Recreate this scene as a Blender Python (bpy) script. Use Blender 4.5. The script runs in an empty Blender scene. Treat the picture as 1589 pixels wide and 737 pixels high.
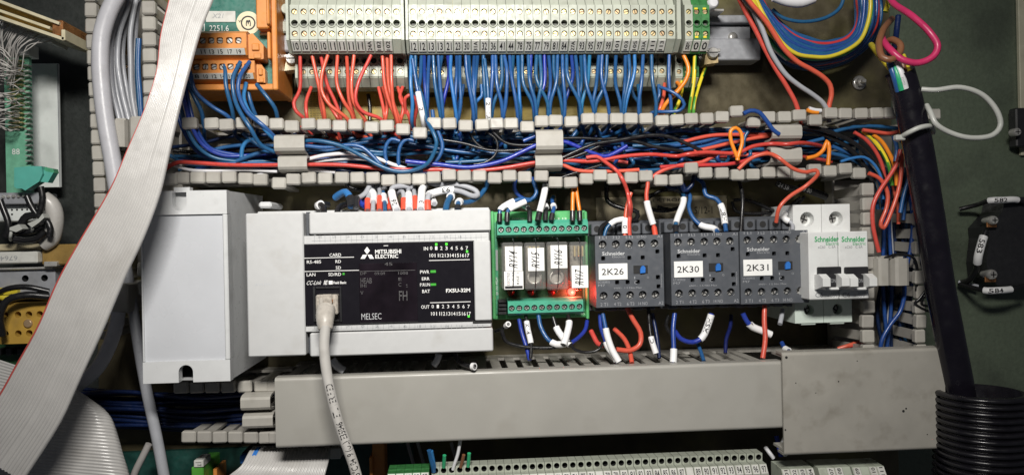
import bpy, bmesh, math, random
from mathutils import Vector, Matrix
rnd = random.Random(7)
scene = bpy.context.scene
COL = scene.collection

# ------------------------------------------------------------------ camera
PW, PH, FPX = 1589.0, 737.0, 1173.0        # photograph size and focal length in its pixels
YAW, ROLL = math.radians(4.0), math.radians(1.2)
DIST = 0.548                               # camera to mounting plate along the view axis
_f = Vector((math.sin(YAW), math.cos(YAW), 0)); _r0 = Vector((math.cos(YAW), -math.sin(YAW), 0)); _u0 = Vector((0, 0, 1))
_r = _r0 * math.cos(ROLL) - _u0 * math.sin(ROLL); _u = _u0 * math.cos(ROLL) + _r0 * math.sin(ROLL)
CAM = -_f * DIST
cam_data = bpy.data.cameras.new('camera'); cam = bpy.data.objects.new('camera', cam_data); COL.objects.link(cam)
cam_data.sensor_width = 36.0; cam_data.lens = FPX / PW * 36.0
cam_data.clip_start = 0.01; cam_data.clip_end = 50
cam.matrix_world = Matrix(((_r.x, _u.x, -_f.x, CAM.x), (_r.y, _u.y, -_f.y, CAM.y), (_r.z, _u.z, -_f.z, CAM.z), (0, 0, 0, 1)))
scene.camera = cam

# ------------------------------------------------------------------ light: one work lamp above and in front of the open cabinet
world = bpy.data.worlds.new('World'); scene.world = world; world.use_nodes = True
world.node_tree.nodes['Background'].inputs[0].default_value = (0.80, 0.86, 1.0, 1)
world.node_tree.nodes['Background'].inputs[1].default_value = 0.045
def area_lamp(name, loc, aim, sx, sy, power, col, spread=math.pi):
    L = bpy.data.lights.new(name, 'AREA'); L.shape = 'RECTANGLE'; L.size = sx; L.size_y = sy; L.energy = power; L.color = col; L.spread = spread
    o = bpy.data.objects.new(name, L); COL.objects.link(o); o.location = loc
    o.rotation_euler = (Vector(aim) - Vector(loc)).to_track_quat('-Z', 'Y').to_euler()
area_lamp('work_lamp', (-0.05, -0.62, 0.32), (-0.02, 0, 0.02), 0.20, 0.07, 1.82, (1.0, 0.965, 0.91), 1.55)
scene.view_settings.view_transform = 'Standard'; scene.view_settings.look = 'None'
scene.view_settings.exposure = 0.0; scene.view_settings.gamma = 1.0
scene.view_settings.use_curve_mapping = False
scene.render.engine = 'CYCLES'

# ------------------------------------------------------------------ picture point -> place: x right, z up, y into the plate; h = metres in front of the plate
def P(px, py, h):
    """point of the place seen at photo pixel (px,py) that stands h mm in front of the mounting plate"""
    d = _f + _r * ((px - PW / 2) / FPX) + _u * ((PH / 2 - py) / FPX)
    t = (-h * 0.001 - CAM.y) / d.y
    return CAM + d * t

def zm(ox, oy, s):
    def g(L, h=30):
        out = []
        n = len(L)
        for i, q in enumerate(L):
            if len(q) == 3: hh = q[2]
            elif isinstance(h, tuple): hh = h[0] + (h[1] - h[0]) * i / max(1, n - 1)
            else: hh = h
            out.append(P(ox + q[0] / s, oy + q[1] / s, hh))
        return out
    return g
px = zm(0, 0, 1)

# ------------------------------------------------------------------ materials
MATS = {}
def mat(key, col, rough=0.45, metal=0.0, var=0.08, scale=120, bump=0.0, bscale=900, dirt=0.0, dcol=(0.10, 0.085, 0.06), dscale=45, dth=0.58,
        rand=0.0, spec=0.5, emit=None, estr=0.0, coat=0.0, alpha=None, rvar=0.12):
    m = bpy.data.materials.new(key); m.use_nodes = True
    N = m.node_tree.nodes; L = m.node_tree.links
    b = N['Principled BSDF']
    b.inputs['Roughness'].default_value = rough; b.inputs['Metallic'].default_value = metal
    b.inputs['Specular IOR Level'].default_value = spec
    if coat: b.inputs['Coat Weight'].default_value = coat; b.inputs['Coat Roughness'].default_value = 0.08
    geo = N.new('ShaderNodeNewGeometry')
    def noise(sc, det=3):
        n = N.new('ShaderNodeTexNoise'); n.inputs['Scale'].default_value = sc; n.inputs['Detail'].default_value = det
        L.new(geo.outputs['Position'], n.inputs['Vector']); return n
    def ramp(n, a, c):
        r = N.new('ShaderNodeMapRange'); r.inputs[1].default_value = a[0]; r.inputs[2].default_value = a[1]
        r.inputs[3].default_value = c[0]; r.inputs[4].default_value = c[1]
        L.new(n.outputs[0], r.inputs[0]); return r
    hsv = N.new('ShaderNodeHueSaturation'); hsv.inputs['Color'].default_value = (*col, 1)
    r1 = ramp(noise(scale, 4), (0.3, 0.7), (1 - var, 1 + var))
    src = r1.outputs[0]
    if rand:
        oi = N.new('ShaderNodeObjectInfo')
        rr = N.new('ShaderNodeMapRange'); rr.inputs[3].default_value = 1 - rand; rr.inputs[4].default_value = 1 + rand
        L.new(oi.outputs['Random'], rr.inputs[0])
        mu = N.new('ShaderNodeMath'); mu.operation = 'MULTIPLY'
        L.new(src, mu.inputs[0]); L.new(rr.outputs[0], mu.inputs[1]); src = mu.outputs[0]
        rh = N.new('ShaderNodeMapRange'); rh.inputs[3].default_value = 0.5 - 0.035 * min(1, rand * 3); rh.inputs[4].default_value = 0.5 + 0.02 * min(1, rand * 3)
        L.new(oi.outputs['Random'], rh.inputs[0]); L.new(rh.outputs[0], hsv.inputs['Hue'])
    L.new(src, hsv.inputs['Value'])
    colsock = hsv.outputs[0]
    if dirt:
        mx = N.new('ShaderNodeMix'); mx.data_type = 'RGBA'
        d1 = ramp(noise(dscale, 6), (dth - 0.06, dth + 0.14), (0, dirt))
        L.new(d1.outputs[0], mx.inputs[0]); L.new(colsock, mx.inputs[6]); mx.inputs[7].default_value = (*dcol, 1)
        colsock = mx.outputs[2]
    L.new(colsock, b.inputs['Base Color'])
    rn = ramp(noise(scale * 2.3, 3), (0.3, 0.7), (max(0.03, rough - rvar), min(1, rough + rvar)))
    L.new(rn.outputs[0], b.inputs['Roughness'])
    if bump:
        bp = N.new('ShaderNodeBump'); bp.inputs['Strength'].default_value = bump; bp.inputs['Distance'].default_value = 0.0004
        L.new(noise(bscale, 2).outputs[0], bp.inputs['Height']); L.new(bp.outputs[0], b.inputs['Normal'])
    if emit:
        b.inputs['Emission Color'].default_value = (*emit, 1); b.inputs['Emission Strength'].default_value = estr
    if alpha is not None: b.inputs['Alpha'].default_value = alpha
    MATS[key] = m
    return m

DU = dict(dirt=0.35, dscale=60, dth=0.60)
mat('plate', (0.115, 0.098, 0.060), 0.42, 0.55, var=0.16, scale=55, dirt=0.55, dcol=(0.21, 0.20, 0.05), dscale=14, dth=0.56, bump=0.12, bscale=700)
mat('panel_dark', (0.022, 0.026, 0.024), 0.5, var=0.15, bump=0.3, bscale=500)
mat('panel_green', (0.098, 0.122, 0.086), 0.38, var=0.12, scale=300, bump=0.55, bscale=480, dirt=0.5, dcol=(0.030, 0.034, 0.028), dscale=16, dth=0.55)
mat('cream', (0.50, 0.48, 0.36), 0.5, **DU)
mat('duct', (0.37, 0.355, 0.32), 0.42, var=0.05, bump=0.06, rand=0.07, dirt=0.30, dscale=90, dth=0.62, dcol=(0.2, 0.18, 0.14))
mat('duct_cover', (0.345, 0.335, 0.305), 0.40, var=0.04, scale=30, bump=0.05, bscale=1600, dirt=0.16, dscale=42, dth=0.63, dcol=(0.16, 0.14, 0.11))
mat('duct_cover_worn', (0.33, 0.315, 0.28), 0.48, var=0.07, scale=50, bump=0.05, dirt=0.40, dscale=70, dth=0.60, dcol=(0.12, 0.10, 0.07))
mat('terminal', (0.375, 0.40, 0.335), 0.45, var=0.05, rand=0.05, dirt=0.30, dscale=110, dth=0.60)
mat('terminal_low', (0.42, 0.46, 0.38), 0.5, var=0.06, rand=0.06, dirt=0.5, dscale=90, dth=0.57)
mat('marker_white', (0.58, 0.58, 0.54), 0.5, var=0.04, dirt=0.25, dscale=130)
mat('paper', (0.84, 0.84, 0.82), 0.6, var=0.03)
mat('ink', (0.012, 0.012, 0.014), 0.5, var=0.0)
mat('ink_blue', (0.01, 0.015, 0.10), 0.5, var=0.0)
mat('print_white', (0.80, 0.80, 0.78), 0.5, var=0.05)
mat('print_dim', (0.07, 0.068, 0.07), 0.5, var=0.6, scale=1500)  # faint window print, also used for its painted reflections
mat('print_dimw', (0.52, 0.53, 0.54), 0.5)
mat('print_grey', (0.30, 0.31, 0.32), 0.5)
mat('print_green', (0.03, 0.36, 0.12), 0.5)
mat('terminal_hole', (0.085, 0.09, 0.075), 0.6)
mat('hole', (0.012, 0.012, 0.012), 0.7, var=0)
mat('brass', (0.66, 0.52, 0.27), 0.36, 0.55, rand=0.25)
mat('steel', (0.58, 0.57, 0.54), 0.34, 0.6, rand=0.15)
mat('rail', (0.34, 0.35, 0.375), 0.42, 0.25, var=0.12, dirt=0.3)
mat('pcb_left', (0.16, 0.42, 0.28), 0.4, var=0.15, scale=250)
mat('alu', (0.70, 0.73, 0.71), 0.5, 0.0, var=0.10, scale=60, dirt=0.35, dcol=(0.2, 0.22, 0.2))
mat('orange_plastic', (0.62, 0.235, 0.05), 0.42, var=0.06, dirt=0.25, dscale=80)
mat('pcb_teal', (0.045, 0.17, 0.135), 0.35, var=0.12, scale=200, dirt=0.4, dcol=(0.03, 0.11, 0.09), dscale=60, dth=0.5)
mat('pcb_green', (0.07, 0.30, 0.17), 0.38, var=0.12, scale=250)
mat('module_green', (0.10, 0.42, 0.15), 0.4, var=0.08)
mat('pcb_dark', (0.025, 0.085, 0.03), 0.4, var=0.3, scale=400)
mat('term_teal', (0.07, 0.36, 0.24), 0.4, var=0.07)
mat('teal_plug', (0.10, 0.42, 0.35), 0.5, var=0.07)
mat('pe_green', (0.08, 0.30, 0.04), 0.4, rand=0.06)
mat('pe_yellow', (0.72, 0.58, 0.03), 0.4, rand=0.06)
mat('plc_white', (0.52, 0.525, 0.525), 0.42, var=0.02, bump=0.05, bscale=2500, dirt=0.26, dscale=60, dth=0.62, dcol=(0.25, 0.22, 0.17))
mat('box_white', (0.60, 0.61, 0.615), 0.38, var=0.03, dirt=0.22, dscale=50, dth=0.62)
mat('box_panel', (0.54, 0.555, 0.585), 0.26, var=0.05, scale=22, dirt=0.22, dscale=18, dth=0.58, dcol=(0.42, 0.43, 0.45))
mat('plc_black', (0.010, 0.009, 0.012), 0.16, var=0.1, coat=0.3, rvar=0.04)
mat('plc_window', (0.010, 0.007, 0.010), 0.10, var=0.5, scale=60, coat=0.5, rvar=0.03)
mat('contactor', (0.085, 0.092, 0.105), 0.42, var=0.08, bump=0.08, bscale=1500, dirt=0.25, dcol=(0.17, 0.16, 0.15), dscale=120, dth=0.62)
mat('contactor_side', (0.060, 0.065, 0.075), 0.5, var=0.08)
mat('earth_green', (0.035, 0.16, 0.045), 0.42, var=0.25, scale=350)
mat('board_dark', (0.012, 0.055, 0.045), 0.4, var=0.3, scale=200)
mat('print_contactor', (0.33, 0.34, 0.36), 0.5)
mat('blue_knob', (0.03, 0.16, 0.52), 0.35)
mat('breaker', (0.70, 0.71, 0.70), 0.38, var=0.03, dirt=0.12, dscale=80)
mat('breaker_low', (0.60, 0.68, 0.62), 0.42, var=0.04)
mat('black_plastic', (0.018, 0.018, 0.020), 0.38, var=0.1)
mat('ribbon_grey', (0.47, 0.46, 0.445), 0.27, var=0.05, scale=80, dirt=0.34, dscale=38, dth=0.60, dcol=(0.27, 0.25, 0.22))
mat('ribbon_red', (0.42, 0.07, 0.06), 0.4)
mat('ribbon_blue', (0.04, 0.2, 0.6), 0.4)
W_ = dict(var=0.06, scale=200, rand=0.16, bump=0.04)
mat('w_blue', (0.020, 0.086, 0.232), 0.33, **W_)
mat('w_royal', (0.018, 0.045, 0.27), 0.33, **W_)
mat('w_sky', (0.03, 0.155, 0.38), 0.33, **W_)
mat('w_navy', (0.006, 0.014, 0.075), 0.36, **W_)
mat('w_red', (0.58, 0.088, 0.055), 0.36, var=.06, scale=200, rand=0.07, bump=.04)
mat('w_crimson', (0.50, 0.045, 0.040), 0.34, var=.06, scale=200, rand=0.07, bump=.04)
mat('w_orange', (0.78, 0.24, 0.02), 0.36, var=0.05, rand=0.05)
mat('w_white', (0.68, 0.68, 0.70), 0.38, var=0.05, rand=0.05, dirt=0.2)
mat('w_grey', (0.36, 0.37, 0.40), 0.36, var=0.05, rand=0.08)
mat('w_black', (0.011, 0.011, 0.012), 0.30, var=0.1, rand=0.1)
mat('w_yellow', (0.56, 0.46, 0.035), 0.36)
mat('w_green', (0.03, 0.36, 0.16), 0.36)
mat('w_brown', (0.20, 0.085, 0.04), 0.4)
mat('w_pink', (0.50, 0.03, 0.115), 0.34)
mat('w_pale', (0.46, 0.44, 0.42), 0.45, rand=0.2)
mat('cable_black', (0.007, 0.006, 0.010), 0.24, var=0.2, scale=60, bump=0.03, bscale=200)
mat('conduit', (0.008, 0.0075, 0.010), 0.30, var=0.25, scale=90, bump=0.1)
mat('cable_grey', (0.46, 0.46, 0.49), 0.33, var=0.04, dirt=0.2)
mat('cable_light', (0.47, 0.455, 0.43), 0.42, var=0.05, dirt=0.3, dscale=70)
mat('plug_clear', (0.42, 0.38, 0.33), 0.16, var=0.3, scale=500, coat=0.5)
mat('boot', (0.42, 0.39, 0.35), 0.4, var=0.12, scale=400)
mat('gold', (0.50, 0.32, 0.08), 0.35, 0.25, var=0.2, scale=300)
mat('pale_gold', (0.66, 0.60, 0.42), 0.45, 0.1, var=0.1)
mat('yellow_label', (0.50, 0.36, 0.06), 0.45, var=0.15, scale=60, dirt=0.55, dcol=(0.4, 0.36, 0.2), dscale=30)
mat('pale_label', (0.46, 0.40, 0.26), 0.5, dirt=0.4)
mat('yellow_block', (0.46, 0.28, 0.05), 0.45, var=0.1, dirt=0.4)
mat('amber', (0.25, 0.16, 0.05), 0.3, var=0.2)
mat('tie', (0.44, 0.45, 0.42), 0.4, var=0.05)
mat('sleeve', (0.80, 0.80, 0.80), 0.42, var=0.04)
mat('ferrule_red', (0.70, 0.085, 0.045), 0.4)
mat('led_green', (0.08, 0.6, 0.05), 0.3, emit=(0.10, 0.9, 0.06), estr=0.55)
mat('led_green_dim', (0.05, 0.3, 0.04), 0.3, emit=(0.08, 0.6, 0.05), estr=0.18)
mat('led_red_on', (1.0, 0.1, 0.08), 0.3, emit=(1.0, 0.045, 0.03), estr=7.0)
mat('led_red_off', (0.16, 0.01, 0.01), 0.25)
mat('copper', (0.55, 0.25, 0.10), 0.35, 0.8, var=0.2)
mat('coil_dark', (0.20, 0.185, 0.16), 0.4, var=0.5, scale=600)
def clear_mat(key, tint, a):
    m = bpy.data.materials.new(key); m.use_nodes = True; N = m.node_tree.nodes; L = m.node_tree.links
    N.remove(N['Principled BSDF'])
    t = N.new('ShaderNodeBsdfTransparent'); t.inputs[0].default_value = (*tint, 1)
    g = N.new('ShaderNodeBsdfPrincipled'); g.inputs['Base Color'].default_value = (0.5, 0.5, 0.48, 1); g.inputs['Roughness'].default_value = 0.12
    x = N.new('ShaderNodeMixShader'); x.inputs[0].default_value = a
    L.new(t.outputs[0], x.inputs[1]); L.new(g.outputs[0], x.inputs[2]); L.new(x.outputs[0], N['Material Output'].inputs[0])
    MATS[key] = m
clear_mat('clear', (0.92, 0.91, 0.88), 0.20)

# ------------------------------------------------------------------ mesh builder
_tc = {}
def glyphs(s, bold=0.0):
    k = (s, bold)
    if k not in _tc:
        c = bpy.data.curves.new('t', 'FONT'); c.body = s; c.resolution_u = 2; c.offset = bold; c.fill_mode = 'FRONT'
        o = bpy.data.objects.new('t', c)
        me = bpy.data.meshes.new_from_object(o)
        vs = [(v.co.x, v.co.y) for v in me.vertices]; fs = [tuple(p.vertices) for p in me.polygons]
        bpy.data.objects.remove(o); bpy.data.curves.remove(c); bpy.data.meshes.remove(me)
        if vs:
            x0 = min(v[0] for v in vs); x1 = max(v[0] for v in vs); y0 = min(v[1] for v in vs); y1 = max(v[1] for v in vs)
        else: x0 = y0 = 0; x1 = y1 = 1
        _tc[k] = (vs, fs, (x0, y0, x1, y1))
    return _tc[k]

class MB:
    def __init__(s): s.v = []; s.f = []; s.m = []; s.s = []
    def add(s, vs, fs, m, smooth=False):
        o = len(s.v); s.v += [Vector(q) for q in vs]
        for f in fs: s.f.append([i + o for i in f]); s.m.append(m); s.s.append(smooth)
        return s
    def box(s, a, b, m, bev=0.0):
        """axis-aligned box between two corners, edges chamfered by bev metres"""
        lo = [min(a[i], b[i]) for i in range(3)]; hi = [max(a[i], b[i]) for i in range(3)]
        bev = min(bev, 0.45 * min(hi[i] - lo[i] for i in range(3)))
        if bev <= 0:
            vs = [(x, y, z) for x in (lo[0], hi[0]) for y in (lo[1], hi[1]) for z in (lo[2], hi[2])]
            return s.add(vs, [(0, 1, 3, 2), (4, 6, 7, 5), (0, 4, 5, 1), (2, 3, 7, 6), (0, 2, 6, 4), (1, 5, 7, 3)], m)
        vs = []; idx = {}
        for i in (0, 1):
            for j in (0, 1):
                for k in (0, 1):
                    c = [hi[0] if i else lo[0], hi[1] if j else lo[1], hi[2] if k else lo[2]]
                    g = [-1 if i else 1, -1 if j else 1, -1 if k else 1]
                    for ax in range(3):
                        q = [c[d] + (0 if d == ax else g[d] * bev) for d in range(3)]
                        idx[(i, j, k, ax)] = len(vs); vs.append(q)
        fs = []
        for ax in range(3):
            for e in (0, 1):
                o = [d for d in range(3) if d != ax]
                def K(a_, b_):
                    t = [0, 0, 0]; t[ax] = e; t[o[0]] = a_; t[o[1]] = b_; return idx[(*t, ax)]
                fs.append((K(0, 0), K(1, 0), K(1, 1), K(0, 1)))
        for ax in range(3):
            o = [d for d in range(3) if d != ax]
            for a_ in (0, 1):
                for b_ in (0, 1):
                    t0 = [0, 0, 0]; t0[o[0]] = a_; t0[o[1]] = b_; t1 = list(t0); t1[ax] = 1
                    fs.append((idx[(*t0, o[0])], idx[(*t1, o[0])], idx[(*t1, o[1])], idx[(*t0, o[1])]))
        for i in (0, 1):
            for j in (0, 1):
                for k in (0, 1): fs.append((idx[(i, j, k, 0)], idx[(i, j, k, 1)], idx[(i, j, k, 2)]))
        return s.add(vs, fs, m)
    def prism(s, poly, ax, a, b, m, skip=(), smooth=False, caps=True):
        """polygon swept along an axis: ax='x' poly is (y,z); 'y' poly is (x,z); 'z' poly is (x,y)"""
        n = len(poly)
        f = {'x': lambda p, t: (t, p[0], p[1]), 'y': lambda p, t: (p[0], t, p[1]), 'z': lambda p, t: (p[0], p[1], t)}[ax]
        vs = [f(p, a) for p in poly] + [f(p, b) for p in poly]
        if caps: s.add(vs, [tuple(range(n)), tuple(range(n, 2 * n))], m)
        s.add(vs, [(i, (i + 1) % n, n + (i + 1) % n, n + i) for i in range(n) if i not in skip], m, smooth)
        return s
    def tube(s, path, r, m, n=8, caps=True, mf=None):
        k = len(path); up = None; rings = []
        for i in range(k):
            t = (path[min(i + 1, k - 1)] - path[max(i - 1, 0)]).normalized()
            if up is None:
                a = Vector((0, -1, 0))
                if abs(t.dot(a)) > 0.9: a = Vector((0, 0, 1))
                up = (a - t * t.dot(a)).normalized()
            else: up = (up - t * t.dot(up)).normalized()
            sd = t.cross(up); rr = r[i] if isinstance(r, (list, tuple)) else r
            rings.append([path[i] + (up * math.cos(2 * math.pi * j / n) + sd * math.sin(2 * math.pi * j / n)) * rr for j in range(n)])
        vs = [q for R in rings for q in R]
        if mf is None:
            s.add(vs, [(i * n + j, i * n + (j + 1) % n, (i + 1) * n + (j + 1) % n, (i + 1) * n + j) for i in range(k - 1) for j in range(n)], m, True)
        else:
            for mm in sorted(set(mf(j, i) for j in range(n) for i in range(k - 1))):
                s.add(vs, [(i * n + j, i * n + (j + 1) % n, (i + 1) * n + (j + 1) % n, (i + 1) * n + j) for i in range(k - 1) for j in range(n) if mf(j, i) == mm], mm, True)
        if caps: s.add(rings[0] + rings[-1], [tuple(range(n)), tuple(range(n, 2 * n))], m)
        return s
    def lathe(s, c, prof, m, axis='y', n=20, smooth=True, cap0=True, cap1=True):
        """rings (radius, offset along the axis); for axis y the offset counts towards the viewer"""
        R = []
        for (r, o) in prof:
            for j in range(n):
                a = 2 * math.pi * j / n
                if axis == 'y': R.append((c[0] + r * math.cos(a), c[1] - o, c[2] + r * math.sin(a)))
                elif axis == 'z': R.append((c[0] + r * math.cos(a), c[1] + r * math.sin(a), c[2] + o))
                else: R.append((c[0] + o, c[1] + r * math.cos(a), c[2] + r * math.sin(a)))
        k = len(prof)
        s.add(R, [(i * n + j, i * n + (j + 1) % n, (i + 1) * n + (j + 1) % n, (i + 1) * n + j) for i in range(k - 1) for j in range(n)], m, smooth)
        fs = []
        if cap0: fs.append(tuple(range(n)))
        if cap1: fs.append(tuple(range((k - 1) * n, k * n)))
        s.add(R, fs, m)
        return s
    def hole(s, x0, x1, z0, z1, y, cx, cz, r, depth, m, mw='hole', mb=None, n=12, sq=False):
        """flat front cell with a real round (or square) recess in it"""
        O = []; I = []
        for j in range(n):
            a = 2 * math.pi * (j + 0.5) / n; ca, sa = math.cos(a), math.sin(a)
            k = 1 / max(abs(ca), abs(sa))
            ex = cx + ca * k * 10; ez = cz + sa * k * 10
            t = min((x1 - cx) / ca if ca > 1e-6 else 9e9, (x0 - cx) / ca if ca < -1e-6 else 9e9, (z1 - cz) / sa if sa > 1e-6 else 9e9, (z0 - cz) / sa if sa < -1e-6 else 9e9)
            O.append((cx + ca * t, y, cz + sa * t)); q = r * (k if sq else 1); I.append((cx + ca * q, y, cz + sa * q))
        B = [(p[0], y + depth, p[2]) for p in I]
        cor = [(math.atan2(qz - cz, qx - cx) % (2 * math.pi), (qx, y, qz)) for (qx, qz) in ((x0, z0), (x0, z1), (x1, z0), (x1, z1))]
        for j in range(n):          # front ring, with the cell's own corners where they fall
            a0 = 2 * math.pi * (j + 0.5) / n; st = 2 * math.pi / n
            mid = sorted(((ca - a0) % (2 * math.pi), q) for ca, q in cor if 1e-6 < (ca - a0) % (2 * math.pi) < st - 1e-6)
            pl = [O[j]] + [q for _, q in mid] + [O[(j + 1) % n], I[(j + 1) % n], I[j]]
            s.add(pl, [tuple(range(len(pl)))], m)
        s.add(I + B, [(j, (j + 1) % n, n + (j + 1) % n, n + j) for j in range(n)], mw, not sq)
        s.add(B, [tuple(range(n))], mb or mw)
        return s
    def text(s, t, fn, m, x0, y0, x1, y1, rot=0, bold=0.0, shear=0.0):
        """flat lettering fitted into the box (x0,y0)-(x1,y1) of the surface fn(u,v)"""
        vs, fs, bb = glyphs(t, bold)
        if not vs: return s
        w = bb[2] - bb[0]; hgt = bb[3] - bb[1]; out = []
        for (a, b) in vs:
            u = (a - bb[0]) / w; v = (b - bb[1]) / hgt
            if shear: u = (u + shear * v) / (1 + shear)
            if rot == 90: u, v = 1 - v, u
            elif rot == 180: u, v = 1 - u, 1 - v
            elif rot == 270: u, v = v, 1 - u
            out.append(fn(x0 + (x1 - x0) * u, y0 + (y1 - y0) * v))
        return s.add(out, fs, m)
    def text_on_path(s, t, path, r, start, height, m, aspect=0.8, bold=0.0):
        vs, fs, bb = glyphs(t, bold); k = height / 0.7
        L = [0.0]
        for i in range(1, len(path)): L.append(L[-1] + (path[i] - path[i - 1]).length)
        out = []
        mid = 0.36
        for (a, b) in vs:
            u = start + (a - bb[0]) * k * aspect; v = (b - mid) * k
            i = 0
            while i < len(path) - 2 and L[i + 1] < u: i += 1
            q = (u - L[i]) / max(1e-9, L[i + 1] - L[i]); c = path[i].lerp(path[i + 1], q)
            i0 = max(0, i - 1); i1 = min(len(path) - 1, i + 2)
            T = (path[i1] - path[i0]).normalized(); N = CAM - c; N = (N - T * N.dot(T)).normalized(); S = N.cross(T)
            out.append(c + (S * math.sin(v / r) + N * math.cos(v / r)) * r)
        return s.add(out, fs, m)

def spline(pts, step=0.0035, alpha=True):
    """Catmull-Rom through the points, resampled"""
    out = []
    q = [pts[0] * 2 - pts[1]] + list(pts) + [pts[-1] * 2 - pts[-2]]
    for i in range(1, len(q) - 2):
        a, b, c, d = q[i - 1], q[i], q[i + 1], q[i + 2]
        n = max(2, int((c - b).length / step) + 1)
        l1 = max(1e-6, (b - a).length) ** 0.5; l2 = max(1e-6, (c - b).length) ** 0.5; l3 = max(1e-6, (d - c).length) ** 0.5
        t0 = 0; t1 = l1; t2 = t1 + l2; t3 = t2 + l3
        for j in range(n):
            t = t1 + (t2 - t1) * j / n
            A1 = a * ((t1 - t) / (t1 - t0)) + b * ((t - t0) / (t1 - t0)); A2 = b * ((t2 - t) / (t2 - t1)) + c * ((t - t1) / (t2 - t1))
            A3 = c * ((t3 - t) / (t3 - t2)) + d * ((t - t2) / (t3 - t2))
            B1 = A1 * ((t2 - t) / (t2 - t0)) + A2 * ((t - t0) / (t2 - t0)); B2 = A2 * ((t3 - t) / (t3 - t1)) + A3 * ((t - t1) / (t3 - t1))
            out.append(B1 * ((t2 - t) / (t2 - t1)) + B2 * ((t - t1) / (t2 - t1)))
    out.append(pts[-1].copy())
    return out

def subpath(path, a, b):
    L = [0.0]
    for i in range(1, len(path)): L.append(L[-1] + (path[i] - path[i - 1]).length)
    def at(s):
        s = max(0, min(L[-1], s)); i = 0
        while i < len(path) - 2 and L[i + 1] < s: i += 1
        return path[i].lerp(path[i + 1], (s - L[i]) / max(1e-9, L[i + 1] - L[i]))
    s0, s1 = a * L[-1], b * L[-1]
    return [at(s0)] + [path[i] for i in range(len(path)) if s0 + 1e-5 < L[i] < s1 - 1e-5] + [at(s1)]

# ------------------------------------------------------------------ objects
ORG = {}
def mesh_of(name, mb, org=Vector((0, 0, 0))):
    me = bpy.data.meshes.new(name)
    keys = []
    for k in mb.m:
        if k not in keys: keys.append(k)
    me.from_pydata([(v - org)[:] for v in mb.v], [], mb.f)
    for k in keys: me.materials.append(MATS[k])
    ix = {k: i for i, k in enumerate(keys)}
    me.polygons.foreach_set('material_index', [ix[k] for k in mb.m])
    me.polygons.foreach_set('use_smooth', mb.s)
    bm = bmesh.new(); bm.from_mesh(me); bmesh.ops.recalc_face_normals(bm, faces=bm.faces); bm.to_mesh(me); bm.free()
    me.update()
    return me
def tag(o, label=None, cat=None, group=None, kind=None):
    if label: o['label'] = label
    if cat: o['category'] = cat
    if group: o['group'] = group
    if kind: o['kind'] = kind
    return o
def thing(name, label, cat, loc, group=None):
    o = bpy.data.objects.new(name, None); COL.objects.link(o); o.empty_display_size = 0.01
    o.location = loc; ORG[o.name] = Vector(loc)
    return tag(o, label, cat, group)
def build(name, mb, parent=None, org=None):
    """link the builder's world-space geometry as one mesh object (a part when parent is given)"""
    if parent is not None: og = ORG[parent.name]
    else: og = Vector(org) if org is not None else sum((v for v in mb.v), Vector()) / len(mb.v)
    o = bpy.data.objects.new(name, mesh_of(name, mb, og)); COL.objects.link(o)
    if parent is not None: o.parent = parent
    else: o.location = og
    ORG[o.name] = og
    return o
def place(name, me, parent, loc, rot=(0, 0, 0), scale=(1, 1, 1)):
    """another user of shared mesh data, standing at world point loc"""
    o = bpy.data.objects.new(name, me); COL.objects.link(o)
    if parent is not None: o.parent = parent; o.location = Vector(loc) - ORG[parent.name]
    else: o.location = loc
    o.rotation_euler = rot; o.scale = scale; ORG[o.name] = Vector(loc)
    return o
def solo(name, mb, label, cat, group=None, org=None):
    return tag(build(name, mb, None, org), label, cat, group)

class Dev:
    """front face of a device: photo pixels inside its outline -> points of an upright rectangle h mm out"""
    def __init__(s, tl, tr, br, bl, h):
        s.q = (tl, tr, br, bl); s.h = h
        a, b, c, d = [P(*q, h) for q in s.q]
        s.x0 = (a.x + d.x) / 2; s.x1 = (b.x + c.x) / 2; s.z1 = (a.z + b.z) / 2; s.z0 = (c.z + d.z) / 2
        s.base = Vector(((s.x0 + s.x1) / 2, 0, (s.z0 + s.z1) / 2))
    def uv(s, x, y):
        tl, tr, br, bl = s.q; u = v = 0.5
        for _ in range(6):
            xl = tl[0] + (bl[0] - tl[0]) * v; xr = tr[0] + (br[0] - tr[0]) * v; u = (x - xl) / (xr - xl)
            yt = tl[1] + (tr[1] - tl[1]) * u; yb = bl[1] + (br[1] - bl[1]) * u; v = (y - yt) / (yb - yt)
        return u, v
    def xz(s, x, y):
        u, v = s.uv(x, y); return s.x0 + (s.x1 - s.x0) * u, s.z1 + (s.z0 - s.z1) * v
    def pt(s, x, y, h=None):
        a, b = s.xz(x, y); return Vector((a, -(s.h if h is None else h) * 0.001, b))
    def box(s, mb, x0, y0, x1, y1, h0, h1, m, bev=0.0):
        xm, ym = (x0 + x1) / 2, (y0 + y1) / 2
        a0 = s.xz(x0, ym)[0]; a1 = s.xz(x1, ym)[0]; b1 = s.xz(xm, y0)[1]; b0 = s.xz(xm, y1)[1]
        mb.box((a0, -h0 * 0.001, b0), (a1, -h1 * 0.001, b1), m, bev * 0.001); return mb
    def rect(s, x0, y0, x1, y1):
        xm, ym = (x0 + x1) / 2, (y0 + y1) / 2
        return s.xz(x0, ym)[0], s.xz(x1, ym)[0], s.xz(xm, y1)[1], s.xz(xm, y0)[1]
    def text(s, mb, t, x0, y0, x1, y1, h, m, rot=0, bold=0.0, shear=0.0):
        a0, a1, b0, b1 = s.rect(x0, y0, x1, y1)
        mb.text(t, lambda u, v: (u, -h * 0.001, v), m, a0, b0, a1, b1, rot, bold, shear); return mb
def grid(x0, x1, z0, z1, y, xs, m, mb):
    pass

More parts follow.
